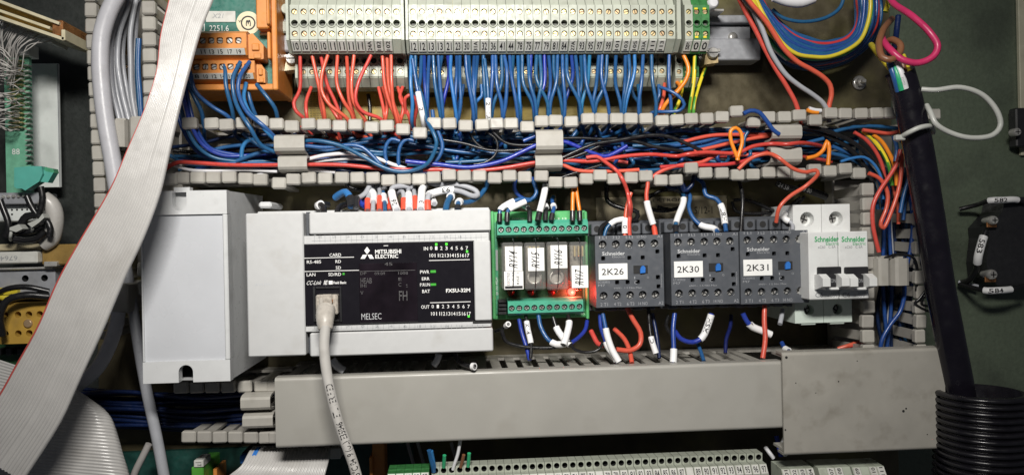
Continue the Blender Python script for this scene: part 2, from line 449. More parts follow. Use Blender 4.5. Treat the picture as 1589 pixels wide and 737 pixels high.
def wire(path, r, m, label, group=None, name='wire', n=8, sleeves=(), ferrules=(), cat='wire', mf=None, step=0.0035, raw=False):
    """one insulated wire; sleeves [(t0,t1,text)] and ferrules [(t0,t1,material)] are its parts"""
    c = path if raw else spline(path, step)
    o = solo(name, MB().tube(c, r * 0.001, m, n, mf=mf), label, cat, group, org=c[0])
    for sl in sleeves:
        sp = subpath(c, sl[0], sl[1]); mb = MB().tube(sp, (r + 0.75) * 0.001, 'sleeve', 10)
        if len(sl) > 2 and sl[2]:
            L = sum((sp[i + 1] - sp[i]).length for i in range(len(sp) - 1))
            w = glyphs(sl[2], 0.015)[2]; hgt = (r + 0.75) * 0.00125
            k = 0.72 * L / ((w[2] - w[0]) * hgt / 0.7)
            p2 = sp[::-1] if (len(sl) > 3 and sl[3]) else sp
            mb.text_on_path(sl[2], spline(p2, 0.0008), (r + 0.78) * 0.001, L * 0.14, hgt, 'ink', min(1.3, k), 0.02)
        build('marker_sleeve', mb, o)
    for f in ferrules:
        build('ferrule', MB().tube(subpath(c, f[0], f[1]), (r + 0.45) * 0.001, f[2], 8), o)
    return o
def pe(j, i): return 'pe_yellow' if (j + i // 3) % 8 in (0, 1, 2) else 'pe_green'

TANGLE = {}
def fill(cluster, path, r, m, n=6, step=0.006):
    """wire too deep or too fine to pick out singly: collected into one mass per cluster"""
    TANGLE.setdefault(cluster, MB()).tube(spline(path, step), r * 0.001, m, n)
def tangle(cluster, label):
    o = build('wire_tangle', TANGLE.pop(cluster)); tag(o, label, 'wires', None, 'stuff'); return o

# ================================================================== the setting: cabinet back
def slab(name, x0, y0, x1, y1, h0, h1, m, bev=0.5):
    a = P(x0, (y0 + y1) / 2, h1); b = P(x1, (y0 + y1) / 2, h1); c = P((x0 + x1) / 2, y0, h1); d = P((x0 + x1) / 2, y1, h1)
    o = build(name, MB().box((a.x, -h0 * .001, d.z), (b.x, -h1 * .001, c.z), m, bev * .001))
    o['kind'] = 'structure'; return o
slab('mounting_plate', 148, -70, 1388, 830, -3, 0, 'plate')
slab('cabinet_wall_left', -130, -90, 154, 850, -22, -18, 'panel_dark')
slab('cabinet_wall_right', 1370, -90, 1800, 850, -54, -50, 'panel_green')

# ================================================================== wiring ducts
def finger_mesh(along, w=9.0, hd=7.2, sl=6.4, depth=50):
    """one duct finger: slotted-wall tongue with a hooked head; front of the head at y=0"""
    mb = MB(); k = .001
    if along == 'x':
        mb.box((-w / 2 * k, 0, -hd / 2 * k), (w / 2 * k, 5.2 * k, hd / 2 * k), 'duct', 0.9 * k)
        mb.box((-sl / 2 * k, 5.0 * k, -0.9 * k), (sl / 2 * k, depth * k, 0.9 * k), 'duct')
    else:
        mb.box((-hd / 2 * k, 0, -w / 2 * k), (hd / 2 * k, 5.2 * k, w / 2 * k), 'duct', 0.9 * k)
        mb.box((-0.9 * k, 5.0 * k, -sl / 2 * k), (0.9 * k, depth * k, sl / 2 * k), 'duct')
    return mesh_of('duct_finger', mb)
FX = finger_mesh('x'); FZ = finger_mesh('z'); FZ2 = finger_mesh('z', 8.6, 8.4, 6.2)
HD = 62
def finger(parent, me, x, y, h=HD, j=1.0):
    return place('duct_finger', me, parent, P(x, y, h + rnd.uniform(-1.5, 1.5) * j),
                 (rnd.uniform(-.05, .05) * j, rnd.uniform(-.035, .035) * j, rnd.uniform(-.03, .03) * j))

d = thing('wiring_duct', 'open grey slotted wiring duct full of wires, running across below the long terminal strips', 'wiring duct', P(820, 228, 0))
mb = MB(); a = P(262, 192, HD); b = P(1462, 180, HD); c = P(262, 279, HD); e = P(1340, 265, HD)
zu = (a.z + b.z) / 2; zl = (c.z + e.z) / 2
mb.box((a.x, -.0005, zl), (b.x, -.0025, zu), 'duct'); build('base', mb, d)
for z in (zu, zl): build('wall', MB().box((a.x, -.0026, z - .0009), (b.x, -.014, z + .0009), 'duct'), d)
UP = [(293, 191), (327, 191.5), (350, 193.5), (376.5, 191), (404, 188), (428.5, 192), (452, 195.5), (478, 192), (502, 193.5), (526.5, 195),
      (551, 193.5), (576.5, 197.3), (600, 195), (625, 200.5), (651.5, 206), (674, 191), (697.5, 191.5), (722.5, 195), (748.5, 193.5), (771, 191.3),
      (793.5, 191.3), (818.5, 196.5), (841, 188), (862.5, 187), (887, 188.6), (913, 184), (934, 184), (957.5, 184), (980, 184), (1003.5, 184), (1028.5, 187), (1051.5, 185.7),
      (1074, 184), (1098, 183.5), (1122, 181), (1144.5, 172.5), (1171, 188.4), (1194, 181.5), (1219, 181), (1242, 178.6), (1267, 186.3),
      (1291, 175.2), (1313.5, 176.2), (1338, 176), (1362, 175.3), (1384, 175)]
LO = [(262, 278), (281, 276), (305.5, 275.5), (330, 275.3), (354.5, 274.7), (380, 277), (403, 278.8), (432.5, 284), (454.5, 278.2), (478.5, 275.8), (504, 276.9),
      (530, 275.8), (554, 275.5), (578.5, 275.8), (602.5, 279.5), (627, 277.7), (650, 277.7), (673, 275), (697, 271.6), (720.5, 272.9), (744, 272.6), (768, 276.1),
      (791, 272.6), (814.5, 274.6), (840.5, 273), (862.5, 283), (886, 283), (910.5, 277.7), (932, 272), (954, 277.7), (980.5, 275.5), (1003, 273), (1026.5, 279.5),
      (1050, 279.2), (1074, 260.7), (1096, 268.5), (1121.5, 268.5), (1146, 271.5), (1170, 270.6), (1194.5, 267.3), (1217.6, 266.9), (1242, 269.5), (1266, 262.9),
      (1289.5, 265.3), (1313.5, 261.4), (1335, 268.7)]
finger(d, FX, 1451, 177, HD - 8)
for q in UP: finger(d, FX, *q)
for q in LO: finger(d, FX, *q)

d = thing('wiring_duct', 'grey slotted wiring duct standing upright at far left, carrying grey cables', 'wiring duct', P(190, 100, 0))
mb = MB(); a = P(140, -40, HD); b = P(236, -40, HD); c = P(146, 420, HD)
mb.box((a.x + .004, -.0005, c.z), (b.x, -.0025, a.z), 'duct'); build('base', mb, d)
for xx in (a.x + .006, b.x - .002): build('wall', MB().box((xx - .0009, -.0026, c.z), (xx + .0009, -.014, a.z), 'duct'), d)
for i in range(17):
    y = -10 + 24.7 * i; finger(d, FZ, 138.5 + 15 * (y / 300.0), y + 0.5, HD, 0.7)
    if y < 240: finger(d, FZ2, 229 + 3 * y / 160.0, y - 3, HD, 0.7)
for q in ((221, 418), (222, 447), (163, 430), (165, 455)): finger(d, FZ, *q, HD - 14)

d = thing('wiring_duct', 'grey slotted wiring duct standing upright beside the white circuit breaker', 'wiring duct', P(1390, 420, 0))
mb = MB(); a = P(1348, 270, HD); b = P(1432, 270, HD); c = P(1352, 556, HD)
mb.box((a.x, -.0005, c.z), (b.x, -.0025, a.z), 'duct'); build('base', mb, d)
for xx in (a.x, b.x): build('wall', MB().box((xx - .0009, -.0026, c.z), (xx + .0009, -.014, a.z), 'duct'), d)
for i in range(12):
    y = 294 + 22.8 * i
    if y < 545: finger(d, FZ2, 1348 + (i % 3) * .8, y, HD, 1.0)
    if y < 545: finger(d, FZ, 1429 + (i % 2) * 2, y, HD, 1.0)
for q in ((1331, 505), (1330, 520)): pass

d = thing('wiring_duct', 'short open stretch of grey slotted duct with dark blue wires under the white box', 'wiring duct', P(350, 640, 0))
a = P(215, 602, HD); b = P(428, 600, HD); c = P(215, 680, HD)
mb = MB(); mb.box((a.x, -.0005, c.z), (b.x, -.0025, a.z), 'duct'); build('base', mb, d)
for z in (a.z, c.z): build('wall', MB().box((a.x, -.0026, z - .0009), (b.x, -.014, z + .0009), 'duct'), d)
for i, x in enumerate((280, 304.5, 329, 353.5, 379, 405, 424)): finger(d, FX, x, 601.5 - 0.35 * i, HD - 6)
for i, x in enumerate((292, 316, 340, 364, 388.5, 412, 427)): finger(d, FX, x, 678 + 0.2 * i, HD)

# lower duct with its cover
d = thing('wiring_duct', 'long grey slotted duct closed by a plain cover below the controller and contactors', 'wiring duct', P(830, 630, 0))
D1 = Dev((424.5, 590.7), (1214, 556), (1221, 669), (430, 690.5), 76)
a, b, z0, z1 = D1.x0, D1.x1, D1.z0, D1.z1
build('base', MB().box((a, -.0005, z0 + .002), (b + .1, -.0025, z1 - .002), 'duct'), d)
for z in (z0 + .0026, z1 - .0026):
    build('wall', MB().box((a, -.0026, z - .0008), (b + .1, -.016, z + .0008), 'duct'), d)
sm = mesh_of('duct_finger', MB().box((-.0031, 0, -.0008), (.0031, .060, .0008), 'duct'))
n = int((b - a) / .0101)
for i in range(n):
    place('duct_finger', sm, d, (a + .006 + i * .0101, -.0745, z1 - .0026), (0, 0, rnd.uniform(-.02, .02)))
    place('duct_finger', sm, d, (a + .006 + i * .0101, -.0745, z0 + .0026))
# cover: a shallow channel with rounded edges
def cover(name, a, b, z0, z1, h, lip, m, parent):
    k = .001; r = 2.2 * k; y = -h * k; pr = []
    for j in range(6):
        t = math.pi / 2 * j / 5; pr.append((y + r - r * math.sin(t), z1 - r + r * math.cos(t)))
    for j in range(6):
        t = math.pi / 2 * j / 5; pr.append((y + r - r * math.cos(t), z0 + r - r * math.sin(t)))
    out = [(y + lip * k, z1)] + pr + [(y + lip * k, z0)]
    inn = [(y + lip * k, z0 + 1.4 * k), (y + 1.4 * k + r * .5, z0 + 1.4 * k), (y + 1.4 * k, z0 + 1.4 * k + r * .5), (y + 1.4 * k, z1 - 1.4 * k - r * .5), (y + 1.4 * k + r * .5, z1 - 1.4 * k), (y + lip * k, z1 - 1.4 * k)]
    mb = MB().prism(out + inn, 'x', a, b, m)
    return build(name, mb, parent)
cover('cover', a, b - .0005, z0, z1, 76, 9, 'duct_cover', d)

d = thing('wiring_duct', 'wider stained grey duct cover at the right end of the lower duct', 'wiring duct', P(1340, 620, 0))
D2 = Dev((1207, 549), (1462, 537.5), (1472, 696), (1224, 707), 81)
cover('cover', D2.x0, D2.x1, D2.z0, D2.z1, 81, 10, 'duct_cover_worn', d)
for z in (D2.z0 + .0026, D2.z1 - .0026): build('wall', MB().box((D2.x0 + .001, -.062, z - .0008), (D2.x1 - .001, -.078, z + .0008), 'duct'), d)
for (x, y, r) in ((1402, 637, 2.2), (1406, 633, 1.5), (1214, 556, 2.2), (1298, 592, 1.1), (1264, 610, .8), (1222, 667, 1.4), (1441, 673, .9), (1325, 560, .9), (1232, 595, .9)):
    q = D2.pt(x, y, 81); build('hole', MB().lathe(q, [(r * .0004, -.002), (r * .0004, .00012)], 'hole', n=10), d)
for (x0, y0, x1, y1, m) in ():
    pass

# broad retainer clips across the ducts
def clip(x0, y0, x1, y1, label, group, vert=False, h=66, skew=0):
    a = P(x0, (y0 + y1) / 2, h); b = P(x1, (y0 + y1) / 2, h); c = P((x0 + x1) / 2, y0, h); e = P((x0 + x1) / 2, y1, h)
    w = (b.x - a.x) if vert else (c.z - e.z); k = .001
    o = lambda t: t
    pr = [(0, 11), (0.06, 4.5), (0.16, 1.2), (0.30, 0), (0.74, 0), (0.88, 1.0), (0.97, 4.2), (1.0, 11)]
    out = [(-h * k + q[1] * k, q[0] * w) for q in pr]
    inn = [(-h * k + (q[1] + 1.5) * k, w * .5 + (q[0] - .5) * (w - 2.6 * k)) for q in pr][::-1]
    if vert: mb = MB().prism([(a.x + q[1], q[0]) for q in out + inn], 'z', e.z, c.z, 'duct')
    else: mb = MB().prism([(q[0], e.z + q[1]) for q in out + inn], 'x', a.x, b.x, 'duct')
    o = thing('wire_retainer', label, 'wire retainer', ((a.x + b.x) / 2, -h * k, (c.z + e.z) / 2), group)
    build('clip_plate', mb, o)
    t = MB()
    if vert: t.box(((a.x + b.x) / 2 - .003, -h * k + .004, c.z - .001), ((a.x + b.x) / 2 + .003, -h * k + .02, c.z + .0015), 'duct')
    else: t.box((a.x + .002, -h * k + .006, e.z + .001), (b.x - .002, -h * k + .03, e.z + .0025), 'duct')
    build('hook', t, o)
    return o
clip(425, 207, 472, 239, 'upper of two grey retainer clips in the cross duct, nearest the orange module', None)
clip(431, 240, 476, 267, 'lower of two grey retainer clips in the cross duct, nearest the orange module', None)
clip(832, 199, 874, 238, 'upper of two grey retainer clips in the middle of the cross duct', None)
clip(831, 239, 873, 264, 'lower of two grey retainer clips in the middle of the cross duct', None)
clip(1199, 191, 1245, 219, 'upper of two grey retainer clips in the cross duct, nearest the thick black cable', None)
clip(1197, 226, 1245, 256, 'lower of two grey retainer clips in the cross duct, nearest the thick black cable', None)
clip(1361, 401, 1384, 443, 'left of two grey retainer clips in the upright duct by the breaker', None, True)
clip(1386, 401, 1415, 443, 'right of two grey retainer clips in the upright duct by the breaker', None, True)
clip(373, 613, 419, 640, 'upper of two grey retainer clips beside the plain lower duct cover', None)
clip(376, 642, 423, 668, 'lower of two grey retainer clips beside the plain lower duct cover', None)
clip(171, 186, 195, 228, 'left of two grey retainer clips beside the thick grey cable', None, True)
clip(196, 183, 220, 222, 'right of two grey retainer clips, half under the wide ribbon cable', None, True)

# ================================================================== upper rail with terminal strips
r = thing('mounting_rail', 'bare grey metal mounting rail end sticking out right of the green terminals', 'rail', P(1140, 60, 0))
a = P(432, 60, 10); b = P(1166, 60, 10); b2 = P(1176, 60, 14)
def rowz(y, h, x=760): return P(x, y, h).z
mb = MB()
z0, z1, z2, z3 = P(1140, 24, 14).z, P(1140, 36, 14).z, P(1140, 66, 8).z, P(1140, 94, 18).z
mb.box((a.x, -.0012, z1), (b.x, -.0145, z0), 'rail', .0006)
mb.box((a.x, -.0014, z2 + .0002), (b.x, -.0085, z1 - .0003), 'rail', .0005)
mb.box((a.x, -.0012, z3), (b2.x, -.019, z2), 'rail', .0008)
build('rail_body', mb, r)
build('slot_washer', MB().lathe(P(1137, 58, 9), [(.0035, -.001), (.0035, .0006), (.0012, .0012)], 'steel', n=14), r)

TH, TL_ = 58, 34          # heights of the two tiers
def terminal_mesh(w, m, yref=760):
    """double-level feed-through terminal; x=0 is its middle, other coordinates are world"""
    k = .001; mb = MB(); hw = w / 2
    Z = lambda y, h: P(yref, y, h).z
    y1 = -TH * k; y2 = -TL_ * k
    zt = Z(8, TH); za = Z(28, TH); zb = Z(45, TH); zc = Z(61, TH); zd = Z(80, TH - 7)
    ze = Z(86, TL_); zf = Z(104, TL_); zg = Z(119, TL_); zh = Z(136, TL_ - 7)
    poly = [(-.012, Z(-14, 40)), (-.044, Z(-14, 40)), (-.052, Z(-4, 52)), (y1 + .0025, zt + .0006), (y1, zt), (y1, zc), (y1 + .007, zd), (y1 + .0085, zd - .0012), (y2 - .004, ze + .001), (y2, ze), (y2, zg), (y2 + .007, zh), (-.012, zh)]
    mb.prism(poly, 'x', -hw, hw, m, skip=(4, 9))
    mb.hole(-hw, hw, za, zt, y1, 0, (za + zt) / 2 - .0002, hw * .70, .0042, m, m, 'hole', 12)
    mb.hole(-hw, hw, zb, za, y1, 0, (zb + za) / 2, hw * .80, .0040, m, m, 'terminal_hole', 12)
    mb.hole(-hw, hw, zc, zb, y1, 0, (zc + zb) / 2 + .0002, hw * .70, .0042, m, m, 'hole', 12)
    mb.hole(-hw, hw, zf, ze, y2, 0, (zf + ze) / 2, hw * .80, .0040, m, m, 'terminal_hole', 12)
    mb.hole(-hw, hw, zg, zf, y2, 0, (zg + zf) / 2, hw * .66, .0042, m, m, 'hole', 12)
    # raised U rims round the wire funnels
    for (zz, yy) in (((zb + za) / 2, y1), ((zf + ze) / 2, y2)):
        pts = [Vector((hw * .86 * math.cos(t), yy - .0002, zz + hw * .86 * math.sin(t))) for t in [math.pi * (1.0 + q / 10) for q in range(11)]]
        mb.tube(pts, .00055, m, 6)
    for (yy, ca) in ((0, 0),):
        pass
    spots = [(y1 + .0013, (za + zt) / 2 - .0002, hw * .60), (y1 + .0013, (zc + zb) / 2 + .0002, hw * .60), (y2 + .0013, (zg + zf) / 2, hw * .56)]
    return mesh_of('terminal', mb), spots, ((y1, zc), (y1 + .007, zd)), ((y2, zg), (y2 + .007, zh))
def screw_mesh(r, m='brass', cross=False):
    mb = MB().lathe((0, 0, 0), [(r, -.0012), (r, .0), (r * .82, .00035)], m, n=14)
    mb.box((-r * .85, -.0004, -r * .16), (r * .85, -.00042, r * .16), 'hole')
    if cross: mb.box((-r * .16, -.0004, -r * .85), (r * .16, -.00042, r * .85), 'hole')
    return mesh_of('screw', mb)
def marker(line, hw, text, parent, x, m='marker_white', lift=.0007):
    (ya, za), (yb, zb) = line; mb = MB()
    nl = Vector((0, -(za - zb), -(ya - yb))).normalized() if False else Vector((0, -(za - zb), (yb - ya) * -1)).normalized()
    A = Vector((x, ya, za)); B = Vector((x, yb, zb)); X = Vector((1, 0, 0)); dd = (B - A)
    N = X.cross(dd).normalized()
    if N.y > 0: N = -N
    f = lambda u, v, e: A + X * u + dd * (0.08 + 0.86 * (1 - v)) + N * e
    q = [f(sx * hw * .88, v, e) for e in (-.0003, lift) for (sx, v) in ((-1, 0), (1, 0), (1, 1), (-1, 1))]
    mb.add(q, [(4, 5, 6, 7), (0, 1, 5, 4), (1, 2, 6, 5), (2, 3, 7, 6), (3, 0, 4, 7)], m)
    if text:
        g = lambda u, v: f(u, v, lift + .00012)
        if len(text) <= 2: mb.text(text, g, 'ink', -hw * .58, .14, hw * .58, .86, 0, .012)
        else: mb.text(text, g, 'ink', -hw * .45, .06, hw * .45, .94, 90, .012)
    return build('marker', mb, parent)
def strip(label, xs, labels, m, pitch_mm, h=TH, extra=None):
    x_ = [P(x, 40, TH).x for x in xs]
    t = thing('terminal_strip', label, 'terminal strip', ((x_[0] + x_[-1]) / 2, -.012, rowz(60, 12)))
    w = (x_[1] - x_[0]) * .975 if len(x_) > 1 else pitch_mm * .001
    me, spots, l1, l2 = terminal_mesh(w, m, sum(xs) / len(xs)); sc = [screw_mesh(s[2]) for s in spots]
    for i, xx in enumerate(x_):
        p = place('terminal', me, t, (xx, 0, 0), (0, 0, 0)); ORG[p.name] = Vector((xx, 0, 0))
        for s, ms in zip(spots, sc): place('screw', ms, p, (xx, s[0], s[1]), (0, rnd.uniform(0, 3.1), 0))
        # marker vertices are built at x and stored relative to the terminal
        if labels[i] is not None: marker(l1, w / 2, labels[i], p, xx)
        marker(l2, w / 2, '', p, xx, 'terminal')
    return t, x_, w
L1 = ['10', '10', '10', '10', '11', '11', '11', '11', '24A', '182', '102', None]
t1, x1_, w1 = strip('pale grey terminal strip of twelve with red wires, next to the orange module', [457 + 14.4 * i for i in range(12)], L1, 'terminal', 5.9)
L2 = ['12', '12', '13', '13', '21', '23', '30', '31A', '32', '36', '41', '44', '78', '75', '77', '79', '81', '84', '27A', '93', '95', '97', '99', '101', '103', '105', '33A', '111', '113', None]
t2, x2_, w2 = strip('long pale grey terminal strip of thirty with rows of blue wires below', [641 + 13.8 * i for i in range(30)], L2, 'terminal', 5.7)
# end plates
def endplate(t, x, dz=0.0, wid=.0016, name='end_plate'):
    Z = lambda y, h: P(760, y, h).z
    pr = [(-.012, Z(-16, 40)), (-.054, Z(-16, 40)), (-.0615, Z(2, TH)), (-.0615, Z(64, TH)), (-.053, Z(84, TH - 7)), (-.037, Z(90, TL_)), (-.037, Z(121, TL_)), (-.028, Z(138, TL_ - 7)), (-.012, Z(138, TL_))]
    build(name, MB().prism(pr, 'x', x - wid / 2, x + wid / 2, 'terminal'), t)
endplate(t1, x1_[0] - w1 / 2 - .0010); endplate(t1, x1_[-1] + w1 / 2 + .0012, 0, .0018); endplate(t2, x2_[0] - w2 / 2 - .0010)
endplate(t2, x2_[-1] + w2 / 2 + .0016, 0, .0026)
t3, x3_, w3 = strip('single pale grey terminal between the long strip and the green pair', [1069], ['8k'], 'terminal', 5.3)
t4, x4_, w4 = strip('pair of green and yellow earth terminals at the right end of the rail', [1081.8, 1094.8], ['0', '0'], 'earth_green', 5.0)
# yellow tips on the earth pair
for xx in x4_:
    for yy in (14, 58): build('yellow_tip', MB().box((xx - w4 * .30, -.0578, P(1088, yy, TH).z - .0006), (xx + w4 * .1, -.0582, P(1088, yy, TH).z + .0006), 'pe_yellow'), t4)
# end stops with slotted screws
def end_stop(x, y, h, label, mside):
    o = thing('end_stop', label, 'end stop', P(x, y, 10)); c = P(x, y, h)
    build('screw', MB().lathe(c, [(.0036, -.004), (.0038, -.0006), (.0036, 0), (.0033, .0004)], 'steel', n=20)
          .box((c.x - .0031, c.y - .00035, c.z - .0004), (c.x + .0031, c.y - .00048, c.z + .0004), 'hole'), o)
    build('clamp', MB().prism([(c.x - .0055, c.z - .0075), (c.x + .0045, c.z - .0062), (c.x + .0045, c.z - .0005), (c.x + .002, c.z + .002), (c.x - .003, c.z + .002), (c.x - .0048, c.z - .003)], 'y', c.y + .0035, c.y + .014, mside), o)
    build('foot', MB().box((c.x - .0075, c.y + .008, c.z + .0025), (c.x + .008, c.y + .0095, c.z + .0048), 'steel', .0003)
          .box((c.x - .007, c.y + .012, c.z + .004), (c.x - .001, c.y + .022, c.z + .022), 'rail', .0005), o)
    return o
end_stop(1107, 82, 34, 'brass and steel end stop screw beside the green earth terminals', 'brass')
end_stop(452, 91, 36, 'end stop with pale slotted screw between orange module and terminals', 'pale_gold')
o = thing('end_bracket', 'grey end bracket behind the left end of the red wired terminals', 'bracket', P(440, 50, 10))
a = P(432, 12, 30); b = P(450, 80, 30)
build('bracket_body', MB().box((a.x, -.006, b.z), (b.x, -.030, a.z), 'w_grey', .001).box((a.x, -.028, a.z - .018), (b.x, -.034, a.z - .010), 'terminal', .001), o)
build('screw', MB().lathe(P(444, 14, 38), [(.0035, -.006), (.0035, 0), (.003, .0004)], 'terminal', n=16), o)
o = thing('end_bracket', 'clear plastic cap above the green earth terminals', 'bracket', P(1108, 5, 10))
build('cap', MB().lathe(P(1107, 5, 44), [(.0038, -.02), (.0038, 0), (.0026, .0012)], 'w_white', n=18), o)
a = P(1100, 14, 30); b = P(1124, 18, 30)
build('arm', MB().box((a.x, -.012, b.z), (b.x, -.030, a.z), 'steel', .0004), o)
# yellow warning label on the plate behind the wires
def flat(name, x0, y0, x1, y1, h, m, label, cat, th=.5):
    D = Dev((x0, y0), (x1, y0), (x1, y1), (x0, y1), h); mb = MB(); D.box(mb, x0, y0, x1, y1, 0.2, h, m, .1); return D, mb
D, mb = flat('', 478, 139, 640, 186, 1.0, 'yellow_label', '', '')
o = thing('warning_label', 'yellow printed label on the plate behind the red wires', 'label', D.base); build('sheet', mb, o)
mb = MB()
for i in range(12):
    for j in range(4): D.text(mb, rnd.choice(['WE', 'HN', 'MO', 'AE', 'XR']), 480 + j * 5.2, 142 + i * 3.6, 484.5 + j * 5.2, 144.8 + i * 3.6, 1.15, 'ink')
build('print', mb, o)
D, mb = flat('', 655, 150, 945, 187, 1.0, 'yellow_label', '', '')
o = thing('warning_label', 'yellow label on the plate behind the blue wires', 'label', D.base); build('sheet', mb, o)
D, mb = flat('', 925, 305, 1128, 342, 0.8, 'pale_label', '', '')
o = thing('rating_plate', 'faded brownish rating label on the plate above the contactors', 'label', D.base); build('sheet', mb, o)
mb = MB(); D.text(mb, 'ELEKTRON', 1000, 308, 1060, 313, 0.95, 'ink'); D.text(mb, '2.5/12-1', 1068, 322, 1105, 333, .95, 'ink'); build('print', mb, o)
# shiny nut on the plate
c = P(1333, 129, 1)
o = thing('nut', 'shiny hexagonal nut on the bare plate below the wire coil', 'nut', c)
build('washer', MB().lathe(c, [(.0052, 0), (.0052, .0008), (.003, .0010)], 'steel', n=20), o)
build('hex', MB().lathe(c, [(.0034, .0008), (.0034, .0036), (.0028, .0042)], 'steel', n=6, smooth=False), o)
build('stud', MB().lathe(c, [(.0017, .003), (.0017, .0075), (.0013, .008)], 'steel', n=12), o)

# ================================================================== orange interface module, upper left
D = Dev((290, -20), (431, -20), (431, 141), (290, 141), 46)
t = thing('interface_module', 'orange and green interface module with two orange screw terminal rows', 'interface module', D.base)
build('circuit_board', D.box(MB(), 285, -20, 426, 136, 40, 43, 'pcb_teal'), t)
mb = MB(); D.box(mb, 285, 131.5, 430, 141, 8, 48, 'orange_plastic', .6); build('bottom_rail', mb, t)
build('side_rail', D.box(MB(), 424.5, -20, 433, 143, 8, 52, 'orange_plastic', .7), t)
build('side_rail', D.box(MB(), 419, 55, 424, 96, 38, 54, 'orange_plastic', .5), t)
o = build('header_frame', D.box(MB(), 404, -20, 423, 51, 38, 56, 'orange_plastic', .8), t)
build('latch', D.box(MB(), 421, -2, 425.5, 46, 50, 58, 'orange_plastic', .6), o)
build('header_edge', D.box(MB(), 402.5, 51.5, 419, 54, 43.2, 47, 'marker_white', .2), t)
sc = screw_mesh(.0018, 'steel')
def orange_row(x0, x1, y0, y1, ym, ye, h, cells, nums, tip):
    """slanted terminal header: screw windows, number strip, shouldered right end"""
    a0, a1, b0, b1 = D.rect(x0, y0, x1, y1); zm_ = D.rect(x0, y1, x1, ym)[2]; zt = D.rect(x0, ym, x1, ye)[2]
    y = -h * .001; mb = MB()
    ed = [a0] + [(D.xz(cells[i], y0)[0] + D.xz(cells[i + 1], y0)[0]) / 2 for i in range(len(cells) - 1)] + [a1]
    cz = (b0 + b1) / 2
    for i, cx in enumerate(cells):
        X = D.xz(cx, y0)[0]; mb.hole(ed[i], ed[i + 1], b0, b1, y, X, cz, .0020, .0035, 'orange_plastic', 'orange_plastic', 'hole', 16, sq=True)
    mb.prism([(y, b1), (y + .004, b1 + .0022), (-.0435, b1 + .0022), (-.0435, zt), (y + .0075, zt), (y + .003, zm_), (y, b0)], 'x', a0, a1, 'orange_plastic', skip=(6,))
    hb = build('terminal_body', mb, t)
    for cx in cells:
        X = D.xz(cx, y0)[0]; place('screw', sc, hb, (X, y + .0012, cz), (0, rnd.uniform(0, 3), 0))
    # number strip
    mb = MB(); A = Vector((0, y, b0)); B = Vector((0, y + .003, zm_)); nn = Vector((0, -(A.z - B.z), -(B.y - A.y))).normalized()
    f = lambda u, v, e: Vector((u, 0, 0)) + B + (A - B) * v + nn * e
    q = [f(u, v, e) for e in (0, .0005) for (u, v) in ((a0, .1), (a1 - .0012, .1), (a1 - .0012, .95), (a0, .95))]
    mb.add(q, [(4, 5, 6, 7), (0, 1, 5, 4), (1, 2, 6, 5), (2, 3, 7, 6), (3, 0, 4, 7)], 'marker_white')
    for cx, s in zip(cells, nums):
        X = D.xz(cx, y0)[0]; mb.text(s, lambda u, v: f(u, v, .00065), 'ink', X - .0014, .25, X + .0014, .82, 0, .01)
    build('number_strip', mb, hb)
    # shoulder
    c0 = a1 + .0002; wdt = (D.xz(tip, y0)[0] - a1)
    mb = MB().prism([(c0, b1), (c0 + wdt * .28, b1 + .001), (c0 + wdt, b0 + .0025), (c0 + wdt, zm_ - .002), (c0 + wdt * .9, zt - .0005), (c0, zt)], 'y', y + .004, -.0436, 'orange_plastic')
    mb.box((c0 + wdt * .25, y + .0025, b0 - .001), (c0 + wdt * .75, y + .0045, b0 + .0035), 'orange_plastic', .0005)
    mb.box((c0 + wdt * .35, y + .0032, zm_ - .002), (c0 + wdt * .85, y + .0047, b0 - .0025), 'orange_plastic', .0004)
    build('shoulder', mb, hb)
orange_row(284, 391, 61, 83, 92.5, 97, 60, [298, 311, 325, 338, 351, 365.5, 379], ['7', '9', '11', '13', '15', '17', '19'], 414)
orange_row(284, 399, 99, 117.5, 126, 130, 54, [297, 310, 323.5, 336.5, 349.5, 362, 375, 388], ['6', '8', '10', '12', '14', '16', '18', '20'], 412)
mb = MB(); D.box(mb, 318, 16, 364, 33, 43.1, 43.6, 'marker_white', .1); D.text(mb, 'X21', 328, 20, 346, 27, 43.75, 'print_grey', shear=.1); build('label_plate', mb, t)
mb = MB(); D.text(mb, '2251.6', 323, 38, 353, 47, 43.2, 'print_white'); D.box(mb, 309.5, 35.5, 315.5, 36.6, 43, 43.2, 'print_white'); D.box(mb, 314.4, 36.6, 315.5, 47.5, 43, 43.2, 'print_white'); D.box(mb, 309.5, 46.5, 314.4, 47.5, 43, 43.2, 'print_white'); build('board_print', mb, t)
c = D.pt(383.7, 34.5, 43.1); mb = MB().lathe(c, [(.0076, 0), (.0076, .0003)], 'pale_gold', n=36, smooth=False)
ring = [(c.x + .0047 * math.cos(a), c.z + .0047 * math.sin(a)) for a in [2 * math.pi * i / 32 for i in range(32)]]
ri2 = [(c.x + .0038 * math.cos(a), c.z + .0038 * math.sin(a)) for a in [2 * math.pi * i / 32 for i in range(32)]]
mb.add([(q[0], c.y - .0005, q[1]) for q in ring + ri2], [(i, (i + 1) % 32, 32 + (i + 1) % 32, 32 + i) for i in range(32)], 'ink')
D.text(mb, '3', 380, 29.5, 388, 39.5, 43.6, 'ink', 90, .02); D.text(mb, 'v', 368.5, 30, 372.5, 34, 43.6, 'ink')
build('round_sticker', mb, t)

